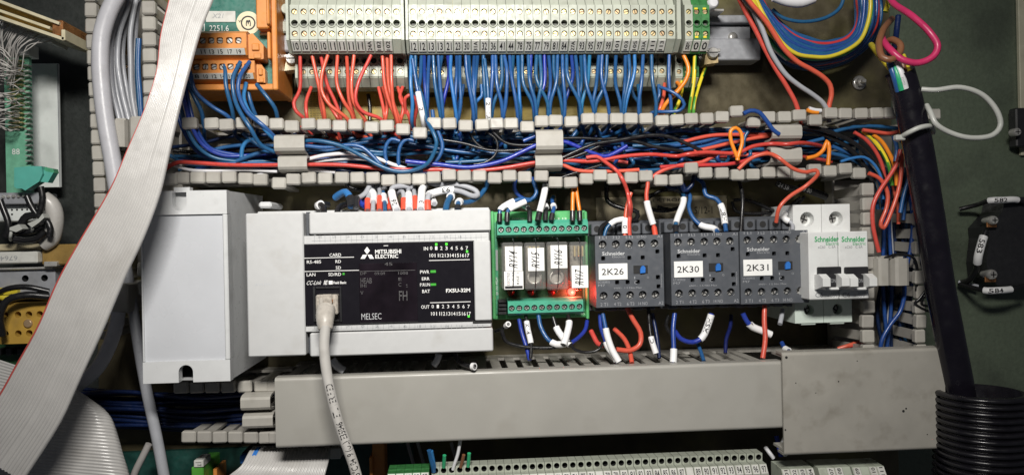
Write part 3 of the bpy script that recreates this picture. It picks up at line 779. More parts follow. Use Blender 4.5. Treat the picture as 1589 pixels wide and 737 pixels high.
# ================================================================== white blank box
D = Dev((218, 296), (352, 296), (357, 592), (220, 594), 84)
t = thing('blank_box', 'plain white plastic housing with notched mounting lugs, left of the controller', 'housing', D.base)
mb = MB(); a0, a1, b0, b1 = D.x0, D.x1, D.z0, D.z1
z_pt = D.xz(285, 333)[1]; z_pb = D.xz(285, 560)[1]; x_pr = D.xz(347, 450)[0]; x_pl = D.xz(221.5, 450)[0]
y = -.084
def notch(cx, r, ztop, zbot, down):
    """outline of a lug strip with a round slot cut from its outer edge"""
    n = 10
    if down: return [(a0, zbot), (cx - r, zbot)] + [(cx - r * math.cos(math.pi * i / n), zbot + .0062 + r * math.sin(math.pi * i / n)) for i in range(n + 1)] + [(cx + r, zbot), (a1, zbot), (a1, ztop), (a0, ztop)]
    return [(a0, ztop), (cx - r, ztop)] + [(cx - r * math.cos(math.pi * i / n), ztop - .0078 - r * math.sin(math.pi * i / n)) for i in range(n + 1)] + [(cx + r, ztop), (a1, ztop), (a1, zbot), (a0, zbot)]
build('top_lug', MB().prism(notch(D.xz(279, 300)[0], .0042, b1, z_pt, False), 'y', y, y + .006, 'box_white'), t)
build('bottom_lug', MB().prism(notch(D.xz(287, 590)[0], .0042, z_pb, b0, True), 'y', y, y + .006, 'box_white'), t)
build('frame_side', MB().box((x_pr, y, z_pb), (a1, -.003, z_pt), 'box_white', .0006), t); build('frame_side', MB().box((a0, y, z_pb), (x_pl, -.003, z_pt), 'box_white', .0005), t)
build('front_panel', MB().box((x_pl, y + .0016, z_pb), (x_pr, y + .004, z_pt), 'box_panel'), t)
rise = P(415, 309, 20)
# right flank leans out towards its foot
xr = P(409, 430, 12).x; zb = P(390, 556, 12).z; zt = P(404, 304, 12).z
mb = MB(); q = [(a1, y + .0061, b1), (a1, y + .0061, b0), (xr, -.012, zb), (xr, -.012, zt)]
A = [Vector(v) for v in ((a1 - .0003, y + .001, b1 - .0003), (a1 - .0003, y + .001, b0 + .0003), (xr, -.010, zb), (xr, -.010, zt), (a0 + .001, y + .0062, b1 - .001), (a0 + .001, y + .0062, b0 + .001), (a0 + .002, -.010, zb), (a0 + .002, -.010, zt))]
mb.add(A, [(0, 1, 2, 3), (4, 5, 6, 7), (0, 4, 7, 3), (1, 5, 6, 2), (2, 6, 7, 3)], 'box_white'); build('housing_body', mb, t)
c = P(402, 322, 60)
a = P(401, 323, 62); b = P(421, 313, 62); build('lid_boss', MB().box((a.x, -.030, a.z), (b.x, -.062, b.z), 'box_white', .0012), t)
a = P(267, 327, 79); b = P(291, 290, 79); build('slot_floor', MB().box((a.x, -.070, a.z), (b.x, -.0755, b.z), 'box_white'), t)

# ================================================================== controller (PLC)
D = Dev((382, 329.5), (761, 324), (765, 541), (391, 553.5), 88)
t = thing('logic_controller', 'white programmable controller with glossy black face and printed lettering', 'controller', D.base)
B = lambda *a: D.box(MB(), *a)
build('left_cover', B(383, 330, 471, 553, 10, 88, 'plc_white', .7), t)
build('back_body', D.box(MB(), 386, 323, 764, 550, 6, 66, 'plc_white', .6), t)
mb = MB(); D.box(mb, 476.5, 327.5, 761.5, 361, 60, 87.6, 'plc_white', .7); build('upper_terminal_cover', mb, t)
mb = MB(); D.box(mb, 480.5, 513, 765, 549, 60, 87.6, 'plc_white', .7); build('lower_terminal_cover', mb, t)
build('hinge_seam', B(471.5, 328, 476, 552, 40, 80, 'contactor_side'), t)
def ticks(y0, y1, x0, x1, name):
    mb = MB(); D.box(mb, x0, y0, x1, y1, 60, 85.8, 'plc_white', .3); p = build(name, mb, t); mb = MB()
    x = x0 + 18
    while x < x1 - 6:
        D.box(mb, x, y0 + 1, x + .5, y1 - .6, 85.8, 85.9, 'print_grey'); x += 8.2
    for i, s in enumerate(('0/S', 'S/S', '24V', '0', '2', '4', '6', '10', '12', '14', '16')):
        xx = x0 + 24 + i * 22; D.text(mb, s, xx, y0 + 2.2, xx + 5.5, y0 + 5.8, 85.9, 'print_grey')
    D.box(mb, x0 + 14, (y0 + y1) / 2 + 1, x1 - 4, (y0 + y1) / 2 + 1.5, 85.8, 85.9, 'print_grey'); build('terminal_print', mb, p)
ticks(363.5, 376.5, 466, 759, 'upper_label_strip'); ticks(502.5, 511.5, 468, 762, 'lower_label_strip')
build('black_face', B(465.5, 376.8, 734.5, 502, 60, 87.0, 'plc_black', .4), t)
build('end_cover', B(735.5, 373.5, 762, 497, 60, 87.8, 'plc_white', .6), t)
build('end_seam', B(733, 498, 763, 501.5, 60, 86.5, 'hole', .2), t)
o = build('front_window', B(555.5, 408, 646, 500.5, 86, 87.5, 'plc_window', .3), t)
Z = lambda x, y: (460 + x / 5.263, 370 + y / 5.263)
def T(mb, s, x0, y0, x1, y1, m='print_white', rot=0, bold=.004, shear=0, h=87.15):
    p = Z(x0, y0); q = Z(x1, y1); D.text(mb, s, p[0], p[1], q[0], q[1], h, m, rot, bold, shear)
def BX(mb, x0, y0, x1, y1, m='print_white', h=87.15):
    p = Z(x0, y0); q = Z(x1, y1); D.box(mb, p[0], p[1], q[0], q[1], 86.9, h, m)
mb = MB()
for s, *b in (('CARD', 255, 121, 350, 147), ('RS-485', 72, 178, 188, 204), ('RD', 305, 175, 350, 200), ('SD', 308, 226, 350, 251), ('LAN', 72, 282, 143, 308), ('SD/RD', 248, 280, 352, 306),
              ('IN', 1030, 70, 1065, 98), ('OUT', 1010, 545, 1078, 573), ('PWR', 1000, 261, 1075, 288), ('ERR', 1015, 317, 1078, 342), ('P.RUN', 1000, 365, 1082, 391), ('BAT', 1018, 418, 1082, 445)): T(mb, s, *b)
T(mb, 'CC-Link', 68, 345, 200, 378, shear=.12, bold=.0); T(mb, 'IE', 210, 343, 246, 377, shear=.25, bold=.02); BX(mb, 252, 345, 284, 375); T(mb, 'Field Basic', 290, 350, 395, 371, bold=.02)
T(mb, 'MITSUBISHI', 628, 90, 843, 125, bold=.02); T(mb, 'ELECTRIC', 630, 131, 818, 162, bold=.02)
T(mb, 'FX5U-32M', 1215, 409, 1415, 440, bold=.025); T(mb, 'MELSEC', 522, 611, 685, 661, 'print_dimw', bold=-.008, h=87.65)
for i in range(8):
    T(mb, str(i), 1081 + 42.5 * i, 66, 1100 + 42.5 * i, 95); T(mb, '1%d' % i, 1078 + 42.5 * i, 125, 1110 + 42.5 * i, 154)
    T(mb, str(i), 1096 + 42.5 * i, 541, 1114 + 42.5 * i, 569); T(mb, '1%d' % i, 1092 + 42.5 * i, 599, 1123 + 42.5 * i, 629)
BX(mb, 50, 154, 455, 159); BX(mb, 50, 262, 500, 267); BX(mb, 1073, 175, 1412, 180); BX(mb, 1083, 518, 1420, 523); T(mb, '-', 698, 57, 735, 62)
build('face_print', mb, t)
mb = MB()   # three-diamond emblem
def poly(mb, pts, m, h): mb.add([D.pt(*Z(*q), h) for q in pts], [tuple(range(len(pts)))], m)
poly(mb, [(562, 68), (585, 99), (562, 130), (539, 99)], 'print_white', 87.15)
poly(mb, [(528, 133), (563, 133), (544, 166), (509, 166)], 'print_white', 87.15); poly(mb, [(567, 133), (600, 133), (620, 166), (585, 166)], 'print_white', 87.15)
build('emblem', mb, t)
mb = MB()
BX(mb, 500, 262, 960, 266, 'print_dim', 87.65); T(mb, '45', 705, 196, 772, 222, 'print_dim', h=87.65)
for (x0, y0, x1, y1, s) in ((508, 275, 560, 296, 'DP'), (626, 275, 712, 298, '09:09'), (820, 272, 900, 294, '1008'), (512, 322, 604, 368, 'HEAB'), (512, 372, 560, 400, 'IHI'), (512, 430, 536, 458, 'V'), (822, 320, 848, 345, 'E'), (822, 362, 846, 392, 'C'), (884, 375, 898, 398, ':'), (828, 428, 896, 508, 'FH')):  # these glyphs paint in the blurred reflections on the window
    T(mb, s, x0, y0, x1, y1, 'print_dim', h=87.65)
build('window_print_reflection', mb, o)
for (x, y, m, w, hh) in ((1133, 50, 'led_green', 20, 20), (1218, 48, 'led_green', 20, 20), (1390, 108, 'led_green', 18, 20), (1403, 636, 'led_green', 18, 18), (1108, 271, 'led_green_dim', 46, 22), (1110, 377, 'led_green_dim', 46, 20), (372, 290, 'led_green_dim', 18, 18)):
    mb = MB(); p = Z(x - w / 2, y - hh / 2); q = Z(x + w / 2, y + hh / 2); D.box(mb, p[0], p[1], q[0], q[1], 86.9, 87.4, m, .18)
    build('indicator_light', mb, t)
# network socket (a recessed frame on the face)
mb = MB()
for b in ((130, 392, 150, 680), (346, 392, 362, 680), (150, 392, 346, 408), (150, 664, 346, 680)):
    p = Z(b[0], b[1]); q = Z(b[2], b[3]); D.box(mb, p[0], p[1], q[0], q[1], 86.8, 88.4, 'black_plastic', .3)
build('network_socket', mb, t)
c = D.pt(410, 398 + 36, 88.0)
mb = MB(); D.text(mb, 'AVUW.', 395, 439, 421, 443, 88.06, 'box_panel'); build('embossed_print', mb, t)

# network cable with plug
pc = px([(505, 505), (503, 540), (511, 600), (527, 660), (549, 722), (563, 775)], (104, 112)); path = spline(pc, .0015)
o = solo('network_cable', MB().tube(path, .0030, 'cable_light', 16), 'light grey network cable with printed lettering plugged into the controller', 'network cable', org=path[0])
mb = MB(); rev = path[::-1]; mb.text_on_path('CMG 75°C 0419 (UL) E350461 ETL VERIFIED', spline([p for i, p in enumerate(rev) if i % 5 == 0] + [rev[-1]], .0008), .00304, .004, .0040, 'ink', .60, .012)
build('cable_print', mb, o)
pb = spline(px([(505, 511, 103), (504.5, 497, 101), (505, 487, 97), (506, 478, 94)]), .0012)
build('boot', MB().tube(pb, [.0040 + .0014 * math.sin(min(1, i / (len(pb) - 1) * 1.3) * math.pi / 2) + (.00025 if i % 2 else 0) for i in range(len(pb))], 'boot', 14), o)
mb = MB(); D.box(mb, 491.5, 456, 525, 487, 84, 94, 'plug_clear', .8); D.box(mb, 497, 461, 517, 472, 93.5, 95.5, 'boot', .4); D.box(mb, 511, 463, 518, 468, 94, 95.8, 'copper', .2)
D.box(mb, 503, 455, 517, 470, 94, 96.5, 'plug_clear', .4); build('plug', mb, o)

# ================================================================== relay module
D = Dev((763, 329), (911, 326), (913, 493), (766, 497), 40)
t = thing('relay_module', 'green relay board carrier with screw terminals between controller and contactors', 'relay module', D.base)
build('carrier', D.box(MB(), 763, 327.5, 912.5, 495, 8, 36, 'module_green', .8), t)
build('circuit_board', D.box(MB(), 769, 344, 907, 486, 36, 37.6, 'pcb_green'), t)
for b in ((763, 328, 768, 495), (908, 328, 912.5, 495)): build('rim', D.box(MB(), *b, 36.2, 41, 'module_green', .6), t)
mb = MB()
D.box(mb, 773, 368, 904, 463, 37.6, 37.75, 'pcb_dark'); build('board_mask', mb, t)
sc = screw_mesh(.00165, 'steel', True)
def green_term(x0, x1, y0, y1, n, h, yc):
    a0, a1, b0, b1 = D.rect(x0, y0, x1, y1); cz = D.xz((x0 + x1) / 2, yc)[1]; y = -h * .001; mb = MB(); w = (a1 - a0) / n
    for i in range(n): mb.hole(a0 + i * w, a0 + (i + 1) * w, b0, b1, y, a0 + (i + .5) * w, cz, min(w * .41, (b1 - cz) * .9, (cz - b0) * .9), .003, 'term_teal', 'term_teal', 'hole', 12)
    mb.prism([(y, b1), (y + .003, b1 + .0022), (-.0376, b1 + .0022), (-.0376, b0 - .0015), (y + .003, b0 - .0015), (y, b0)], 'x', a0, a1, 'term_teal', skip=(5,))
    p = build('screw_terminal', mb, t)
    for i in range(n): place('screw', sc, p, (a0 + (i + .5) * w, y + .0022, cz), (0, rnd.uniform(0, 3), 0))
    for i in range(n): build('divider', MB().box((a0 + i * w - .0002, y - .0004, b0), (a0 + i * w + .0002, y - .0001, b1), 'term_teal'), p) if i else None
green_term(770, 907.5, 347, 363.5, 12, 54, 355.8)
green_term(786, 900, 466, 482, 10, 52, 474.5)
mb = MB()
for i in range(4): D.box(mb, 772, 464 + i * 6, 785, 468.5 + i * 6, 37.7, 47, 'black_plastic', .4)
build('jumper_block', mb, t)
mb = MB()
for (x, y, w, hh, s) in ((795, 338, 20, 3, 'COM NO'), (861, 337.5, 20, 3, '1 2 12'), (893, 486, 14, 4, '(9807)')): D.text(mb, s, x, y, x + w, y + hh, 36.1 if y < 344 else 37.7, 'print_white')
D.text(mb, 'QC OK1-RELAY', 769.5, 430, 773, 458, 37.75, 'print_white', 90); D.box(mb, 769.5, 388, 773.5, 420, 37.6, 37.72, 'print_grey')
for i in range(14):
    x = 776 + rnd.uniform(0, 126); y = rnd.choice([367.5, 369, 449, 452]); D.box(mb, x, y, x + 2.2, y + 1.3, 37.7, 38.2, rnd.choice(['steel', 'print_white', 'black_plastic', 'copper']))
build('board_print', mb, t)
for i, (x, on) in enumerate(((792.5, 0), (823, 0), (855, 0), (886.5, 1))):
    c = D.pt(x, 453, 40)
    mb = MB().lathe(c, [(.0025, -.003), (.0025, .001), (.0019, .0026), (.0008, .0034)], 'led_red_on' if on else 'led_red_off', n=14); build('indicator_lamp', mb, t)
lamp = bpy.data.lights.new('indicator_glow', 'POINT'); lamp.energy = 0.034; lamp.color = (1, .06, .04); lamp.shadow_soft_size = .002
lo = bpy.data.objects.new('indicator_glow', lamp); COL.objects.link(lo); lo.location = D.pt(886.5, 453.5, 46)
def relay(x0, x1, y0, y1, st, txt, label):
    o = thing('relay', label, 'relay', D.pt((x0 + x1) / 2, (y0 + y1) / 2, 38), 'plug in relays on the green board')
    build('core', D.box(MB(), x0 + 4, y0 + 5, x1 - 4, y1 - 7, 38, 54, 'coil_dark', .8), o)
    c = D.pt((x0 + x1) / 2, y1 - 18, 54.2); build('coil', MB().lathe(c, [(.0048, 0), (.0048, .005), (.0034, .0052), (.0034, .003)], 'steel', n=20), o)
    mb = MB()
    for k in range(3): D.box(mb, x0 + 8 + 6 * k, y0 + 6, x0 + 10.5 + 6 * k, y0 + 22, 54, 59, 'brass', .3)
    build('contacts', mb, o)
    build('clear_case', D.box(MB(), x0, y0, x1, y1, 38.2, 64, 'clear', .9), o)
    mb = MB(); D.box(mb, st[0], st[1], st[2], st[3], 64.1, 64.3, 'paper', .05)
    D.text(mb, txt, st[0] + 5, st[1] + 5, st[2] - 7, st[3] - 4, 64.4, 'ink', 90, .005, .15); build('sticker', mb, o)
    build('retaining_wire', MB().tube(spline([D.pt((x0 + x1) / 2 + 1, y0 - 5, 40), D.pt((x0 + x1) / 2 + 1, y0 - 3, 63), D.pt((x0 + x1) / 2 + 1.5, y0 + 10, 65.4), D.pt((x0 + x1) / 2, y1 - 8, 65.4), D.pt((x0 + x1) / 2, y1 + 3, 60), D.pt((x0 + x1) / 2, y1 + 4, 40)], .002), .00032, 'black_plastic', 6), o)
    return o
o = relay(776, 807.5, 376, 446, (780.5, 382, 805.5, 418), 'RY14', 'clear relay with sticker above black printed lettering, first beside the controller')
mb = MB(); D.box(mb, 779, 418.5, 807, 445, 64.1, 64.25, 'paper'); D.box(mb, 780, 440, 806, 444, 64.25, 64.35, 'ink'); D.text(mb, 'EXCITED', 783, 420, 787, 439, 64.35, 'ink', 90); D.text(mb, 'RISE 1', 797, 420, 801, 438, 64.35, 'ink', 90); D.text(mb, 'CH', 790, 420, 793, 432, 64.35, 'ink', 90); build('printed_label', mb, o)
relay(809, 840, 376, 446, (814, 384, 838, 418), 'RY15', 'clear relay with white sticker, second from the controller')
relay(842, 873.5, 375, 446, (847.5, 380, 872, 414), 'RY16', 'clear relay with white sticker, third from the controller')
relay(876, 903.5, 375, 443, (878.5, 410, 903, 443), 'RY17', 'clear relay above the glowing red lamp, sticker low on its case')

# ================================================================== contactors
def contactor(tl, tr, br, bl, num, label, first):
    D = Dev(tl, tr, br, bl, 66)
    t = thing('contactor', label, 'contactor', D.base, 'dark grey contactors')
    x0, x1, z0, z1 = D.x0, D.x1, D.z0, D.z1; w = x1 - x0; hh = z1 - z0
    U = lambda X: x0 + w * (X - 483) / 279.0; V = lambda Y: z1 - hh * (Y - 227) / 287.0
    y = -.066
    build('base', MB().box((x0 - .0003, -.008, z0 - .0045), (x1 - .0004, -.040, z1 + .0100), 'contactor_side', .0006), t)
    mb = MB()
    for i in range(5):
        a = U(487 + 54 * i); mb = MB().box((a, -.038, z1 + .0005), (a + w * .17, -.050, z1 + .0080), 'contactor', .0006)
        mb.lathe((a + w * .085, -.050, z1 + .0045), [(.0022, -.0005), (.0022, .00015)], 'hole', n=12); build('terminal_housing', mb, t)
        build('terminal_housing', MB().box((a + .001, -.038, z0 - .0038), (a + w * .16, -.052, z0 + .001), 'contactor', .0006), t)
    mb = MB(); cells = [514, 568, 622, 674, 727]; ed = [483, 541, 595, 648, 700.5, 762]
    yt, yb_ = (227, 287), (443, 494)
    for (ya, yb, cy) in ((242, 284, 262), (446, 490, 467)):
        for i in range(5): mb.hole(U(ed[i]), U(ed[i + 1]), V(yb), V(ya), y, U(cells[i]), V(cy), .00265, .007, 'contactor', 'contactor', 'hole', 14)
    # plain bands between the screw rows
    def band(Ya, Yb): mb.add([(x0, y, V(Ya)), (x1, y, V(Ya)), (x1, y, V(Yb)), (x0, y, V(Yb))], [(0, 1, 2, 3)], 'contactor')
    band(227, 242); band(490, 514)
    # middle with square windows
    rows = [(284, 305, [(738, 295)]), (305, 330, [(515, 318), (622, 320), (677, 316)]), (330, 342, []), (342, 390, []), (390, 405, [(738, 397)]), (405, 424, [(570, 414), (613, 414), (655, 414)]), (424, 446, [(740, 434)])]
    for (Ya, Yb, hs) in rows:
        if not hs: band(Ya, Yb); continue
        e = [483] + [(hs[i][0] + hs[i + 1][0]) / 2 for i in range(len(hs) - 1)] + [762]
        for i, (hx, hy) in enumerate(hs): mb.hole(U(e[i]), U(e[i + 1]), V(Yb), V(Ya), y, U(hx), V((Ya + Yb) / 2), .00135, .005, 'contactor', 'contactor_side', 'hole', 16, sq=True)
    mb.prism([(y, z1), (-.040, z1), (-.040, z0), (y, z0)], 'x', x0, x1, 'contactor', skip=(3,))
    f = build('front', mb, t)
    sc = first.get('s') or screw_mesh(.0024, 'steel', True); first['s'] = sc
    for cy in (262, 467):
        for cx in cells: place('screw', sc, f, (U(cx), y + .0034, V(cy)), (0, rnd.uniform(0, 3), 0))
    mb = MB()
    def T(s, X0, Y0, X1, Y1, m='print_contactor', rot=0, b=0.0): mb.text(s, lambda u, v: (u, y - .0002, v), m, U(X0), V(Y1), U(X1), V(Y0), rot, b)
    for s, X in (('1 L1', 500), ('3 L2', 555), ('5 L3', 608), ('13 NO', 655), ('A1', 738)): T(s, X, 229, X + (38 if len(s) > 4 else 30 if len(s) > 2 else 20), 240)
    for s, X in (('2 T1', 500), ('4 T2', 555), ('6 T3', 608), ('14 NO', 655), ('A2', 738)): T(s, X, 495, X + (38 if len(s) > 4 else 30 if len(s) > 2 else 20), 508)
    T('Schneider', 511, 291, 604, 306, 'print_dimw', 0, .02); T('Electric', 552, 308, 604, 316, 'print_contactor')
    T('LC1K0910', 492, 408, 540, 417); T('M7', 492, 421, 520, 430); T('Telemecanique', 748, 385, 756, 440, rot=90); T('I', 640, 393, 644, 402); T('O', 692, 393, 701, 402); T('1.5 Nm Max', 600, 434, 670, 441); T('690V~', 556, 434, 590, 441); T('C', 640, 410, 652, 424)
    build('face_print', mb, t)
    mb = MB(); mb.box((U(495), y - .0001, V(403)), (U(613), y - .0005, V(339)), 'paper', .0001)
    mb.text(num, lambda u, v: (u, y - .00062, v), 'ink', U(507), V(384), U(597), V(358), 0, .006, .0); build('number_label', mb, t)
    mb = MB(); mb.box((U(638), y + .001, V(383)), (U(697), y - .00015, V(349)), 'hole', .0001); o = build('slider_window', mb, t)
    mb = MB(); mb.prism([(U(664), V(380)), (U(684), V(378)), (U(685), V(358)), (U(679), V(350)), (U(670), V(352)), (U(664), V(364))], 'y', y - .0002, y - .0016, 'blue_knob'); build('slider', mb, o)
    return t
fs = {}
contactor((923.5, 366.5), (1029.5, 363.5), (1030, 474.5), (925, 477.5), '2K26', 'dark grey contactor with white label 2K26 beside the relay board', fs)
contactor((1040.5, 362.5), (1146, 360), (1147, 471.5), (1042, 473.5), '2K30', 'dark grey contactor with white label 2K30 in the middle', fs)
contactor((1148, 359), (1253.5, 357), (1255, 469.5), (1149.5, 471.5), '2K31', 'dark grey contactor with white label 2K31 beside the breaker', fs)

# ================================================================== two-pole breaker
D = Dev((1255, 360.5), (1347.5, 358.5), (1348, 463), (1256, 465.5), 78)
t = thing('circuit_breaker', 'white two pole circuit breaker with black toggles beside the contactors', 'circuit breaker', D.base)
x0, x1, z0, z1 = D.x0, D.x1, D.z0, D.z1; xm = (x0 + x1) / 2
sc = screw_mesh(.0030, 'steel', True)
za, zb = P(1290, 317, 56).z, P(1290, 500, 56).z
for i, (a, b) in enumerate(((x0, xm - .0002), (xm + .0002, x1))):
    cx = (a + b) / 2
    mb = MB(); mb.hole(a, b, z1 - .001, za, -.056, cx, (z1 + za) / 2 - .0004, .0048, .006, 'breaker', 'breaker', 'breaker', 18); mb.prism([(-.056, za), (-.004, za), (-.004, z1 - .001), (-.056, z1 - .001)], 'x', a, b, 'breaker', skip=(3,))
    p = build('upper_terminal', mb, t); place('screw', sc, p, (cx, -.0505, (z1 + za) / 2 - .0004), (0, .4 + i, 0))
    mb = MB(); mb.hole(a, b, zb, z0 + .001, -.056, cx, (z0 + zb) / 2, .0036, .007, 'breaker_low', 'breaker_low', 'hole', 18); mb.prism([(-.056, z0 + .001), (-.004, z0 + .001), (-.004, zb), (-.056, zb)], 'x', a, b, 'breaker_low', skip=(3,))
    mb.box((cx - .005, -.055, zb - .0014), (cx + .005, -.050, zb + .0004), 'breaker_low', .0003)
    p = build('lower_terminal', mb, t); place('screw', sc, p, (cx, -.0495, (z0 + zb) / 2), (0, 1.2 + i, 0))
    build('pole_body', MB().box((a, -.004, z0), (b, -.078, z1), 'breaker', .0006), t)
    q = lambda X, Y: D.xz(1020 + X / 2.457, 260 + Y / 2.457)
    off = 103 * i
    mb = MB()
    def T(s, X0, Y0, X1, Y1, m, bold=0.0):
        u0, v1 = q(X0 + off, Y0); u1, v0 = q(X1 + off, Y1); mb.text(s, lambda u, v: (u, -.0782, v), m, u0, v0, u1, v1, 0, bold)
    T('Schneider', 600, 263, 692, 282, 'print_green', .025); T('Electric', 643, 284, 692, 295, 'print_green'); T('xC60   C 6A', 612, 298, 680, 307, 'print_grey'); T('C6', 600, 476, 630, 494, 'print_grey', .015); T('6000', 660, 474, 690, 480, 'print_grey'); T('400V', 645, 485, 688, 493, 'print_grey')
    build('face_print', mb, t)
    def bx(X0, Y0, X1, Y1, h0, h1, m, bev):
        u0, v1 = q(X0 + off, Y0); u1, v0 = q(X1 + off, Y1); return MB().box((u0, -h0 * .001, v0), (u1, -h1 * .001, v1), m, bev * .001)
    build('toggle_slot', bx(606, 379, 697, 410, 78, 80.0, 'black_plastic', .6), t)
    # toggle: white fork with dark window
    u0, vt = q(597 + off, 408); u1, vb = q(697 + off, 464)
    mb = MB()
    for (a_, b_) in ((u0, u0 + .0050), (u1 - .0050, u1)):
        mb.prism([(-.078, vt), (-.084, vt + .0006), (-.0895, (vt + vb) / 2 + .003), (-.0895, (vt + vb) / 2 - .002), (-.086, vb + .002), (-.078, vb)], 'x', a_, b_, 'breaker')
    mb.box((u0 + .0042, -.078, vb + .0002), (u1 - .0042, -.085, vb + .0018), 'breaker', .0004)
    o = build('toggle', mb, t)
    build('toggle_window', MB().box((u0 + .0051, -.0781, vb + .0018), (u1 - .0051, -.0832, vt), 'black_plastic', .0006), o)
    mb = MB(); mb.text('I - ON', lambda u, v: (u, -.0834, v), 'print_grey', u0 + .0058, vb + .0048, u1 - .0058, vb + .0072, 0); build('toggle_print', mb, o)

# ================================================================== wires dropping from the terminal strips into the duct
z6 = zm(430, 0, 3.686)
GR = 'red wires under the twelve way strip'; LR = 'red wire dropping from the twelve way terminal strip into the cross duct'
reds = [[(132, 318, 46), (128, 520, 44), (95, 590, 44), (110, 640, 44), (145, 670, 42), (165, 730, 34), (230, 790, 26)],
        [(200, 318, 46), (235, 480, 46), (262, 600, 44), (272, 665, 42), (282, 750, 32), (360, 800, 24)],
        [(250, 318, 45), (285, 480, 42), (330, 580, 40), (362, 665, 38), (372, 750, 30), (450, 810, 24)],
        [(290, 318, 48), (258, 420, 50), (255, 520, 50), (300, 600, 50), (400, 680, 46), (440, 760, 36), (560, 800, 28)],
        [(345, 318, 47), (342, 480, 46), (380, 580, 46), (430, 660, 42), (445, 760, 34), (500, 820, 24)],
        [(398, 318, 46), (405, 450, 42), (410, 560, 40), (440, 670, 38), (450, 770, 28)],
        [(440, 318, 48), (425, 500, 50), (440, 590, 49), (500, 680, 46), (520, 760, 34), (620, 830, 26)],
        [(537, 318, 48), (460, 490, 52), (450, 580, 52), (490, 640, 50), (590, 680, 46), (640, 750, 38), (760, 800, 30)],
        [(602, 318, 46), (615, 480, 46), (640, 580, 45), (680, 680, 42), (690, 770, 30)],
        [(628, 318, 44), (640, 500, 42), (668, 600, 42), (700, 690, 40), (712, 790, 26)],
        [(652, 318, 48), (655, 480, 50), (665, 600, 48), (688, 690, 46), (700, 790, 34)],
        [(195, 500, 30), (165, 590, 36), (170, 665, 38), (182, 740, 28)], [(240, 500, 30), (250, 600, 36), (265, 665, 38), (276, 740, 28)],
        [(605, 500, 30), (630, 600, 36), (620, 680, 38), (616, 750, 28)], [(718, 500, 30), (703, 560, 36), (752, 660, 38), (770, 740, 28)],
        [(690, 500, 30), (722, 620, 38), (706, 690, 38), (700, 760, 28)], [(580, 500, 30), (606, 610, 34), (618, 690, 36), (630, 760, 26)],
        [(410, 500, 30), (412, 600, 34), (436, 690, 36), (440, 760, 26)], [(280, 500, 30), (300, 600, 34), (352, 690, 36), (360, 760, 26)]]
od = ['first', 'second', 'third', 'fourth', 'fifth', 'sixth', 'seventh', 'eighth', 'ninth', 'tenth', 'eleventh']
tops = sorted(range(11), key=lambda i: reds[i][0][0]); lows = sorted(range(11, len(reds)), key=lambda i: reds[i][0][0])
for i, L in enumerate(reds):
    lab = '%s red wire from the left below the twelve way strip' % od[tops.index(i)] if i < 11 else 'red wire from the lower tier, %s of the short ones from the left' % od[lows.index(i)]
    wire(z6(L), 1.22, 'w_red', lab, GR)
wire(z6([(735, 650, 38), (735, 560, 44), (770, 545, 44), (800, 600, 42), (785, 690, 38), (790, 760, 28)]), 1.2, 'w_red', 'red wire bent in a small upright loop beside the blue wires')
for i, L in enumerate(([(520, 540, 10), (530, 690, 12)], [(360, 560, 8), (352, 690, 10)])):
    wire(z6([(L[0][0], L[0][1], L[0][2]), ((L[0][0] + L[1][0]) / 2 + 6, (L[0][1] + L[1][1]) / 2, 11), L[1]]), 1.3, 'w_black', ('right', 'left')[i] + ' of two short black wires on the plate behind the red wires', 'black wires behind the red ones')

GB = 'blue wires under the long strip'; LB = 'blue wire dropping from the long terminal strip into the cross duct'
gapx = [(UP[i][0] + UP[i + 1][0]) / 2 for i in range(len(UP) - 1)]
def near_gap(x): return min(gapx, key=lambda g: abs(g - x))
r2 = random.Random(21)
def drop(x, top=True, lab=LB):
    xe = x + r2.uniform(-11, 11); g = near_gap(xe); g = g + r2.uniform(-3, 3); s = r2.choice((-1, 1))
    h0 = 47 if top else 31; hm = r2.uniform(40, 53) if top else r2.uniform(30, 42)
    y0 = 86 if top else 132
    y1 = 120 + r2.uniform(-8, 14) if top else 150
    yg = 186 + r2.uniform(-3, 3)
    tail = r2.uniform(12, 46)
    L = [(x, y0, h0), (x + (xe - x) * .25 + r2.uniform(-2.5, 2.5), y1, hm), (g + (xe - g) * .3 + r2.uniform(-2, 2), 160, hm - 1), (g, yg, hm - 5), (g + s * 3, yg + 14, hm - 14), (g + s * tail, yg + r2.uniform(26, 62), r2.uniform(16, 34))]
    wire(px(L), 1.26, r2.choice(['w_blue'] * 6 + ['w_sky', 'w_royal']), lab, GB)
ones = ['first', 'second', 'third', 'fourth', 'fifth', 'sixth', 'seventh', 'eighth', 'ninth', 'tenth', 'eleventh', 'twelfth', 'thirteenth', 'fourteenth', 'fifteenth', 'sixteenth', 'seventeenth', 'eighteenth', 'nineteenth', 'twentieth']
ordn = ones + ['twenty-' + q for q in ones[:9]] + ['last']
def which(i): return 'the %s terminal of the long strip' % ordn[i]
for i in range(30):
    x = 641 + 13.8 * i
    if i in (28,): continue
    drop(x - 2 + r2.uniform(-1.5, 1.5), True, 'blue wire dropping from ' + which(i))
    if r2.random() < .6 and i < 28: drop(x + 3.5, True, 'right hand blue wire of the two under ' + which(i))
    if r2.random() < .5 and i < 28: drop(x + r2.uniform(0, 8) + 2, False, 'blue wire from the lower tier below ' + which(i))
wire(px([(640, 92, 50), (646, 130, 52), (656, 182, 52), (660, 205, 40)]), 1.15, 'w_blue', 'blue wire with printed white sleeve at the left end of the blue row', sleeves=[(.42, .86, '11 12')])
wire(px([(752, 92, 50), (757, 140, 54), (758, 184, 52), (762, 205, 40)]), 1.15, 'w_blue', 'blue wire with printed white sleeve in the middle of the blue row', sleeves=[(.5, .84, '21 1A')])
z7 = zm(1020, 0, 3.683)
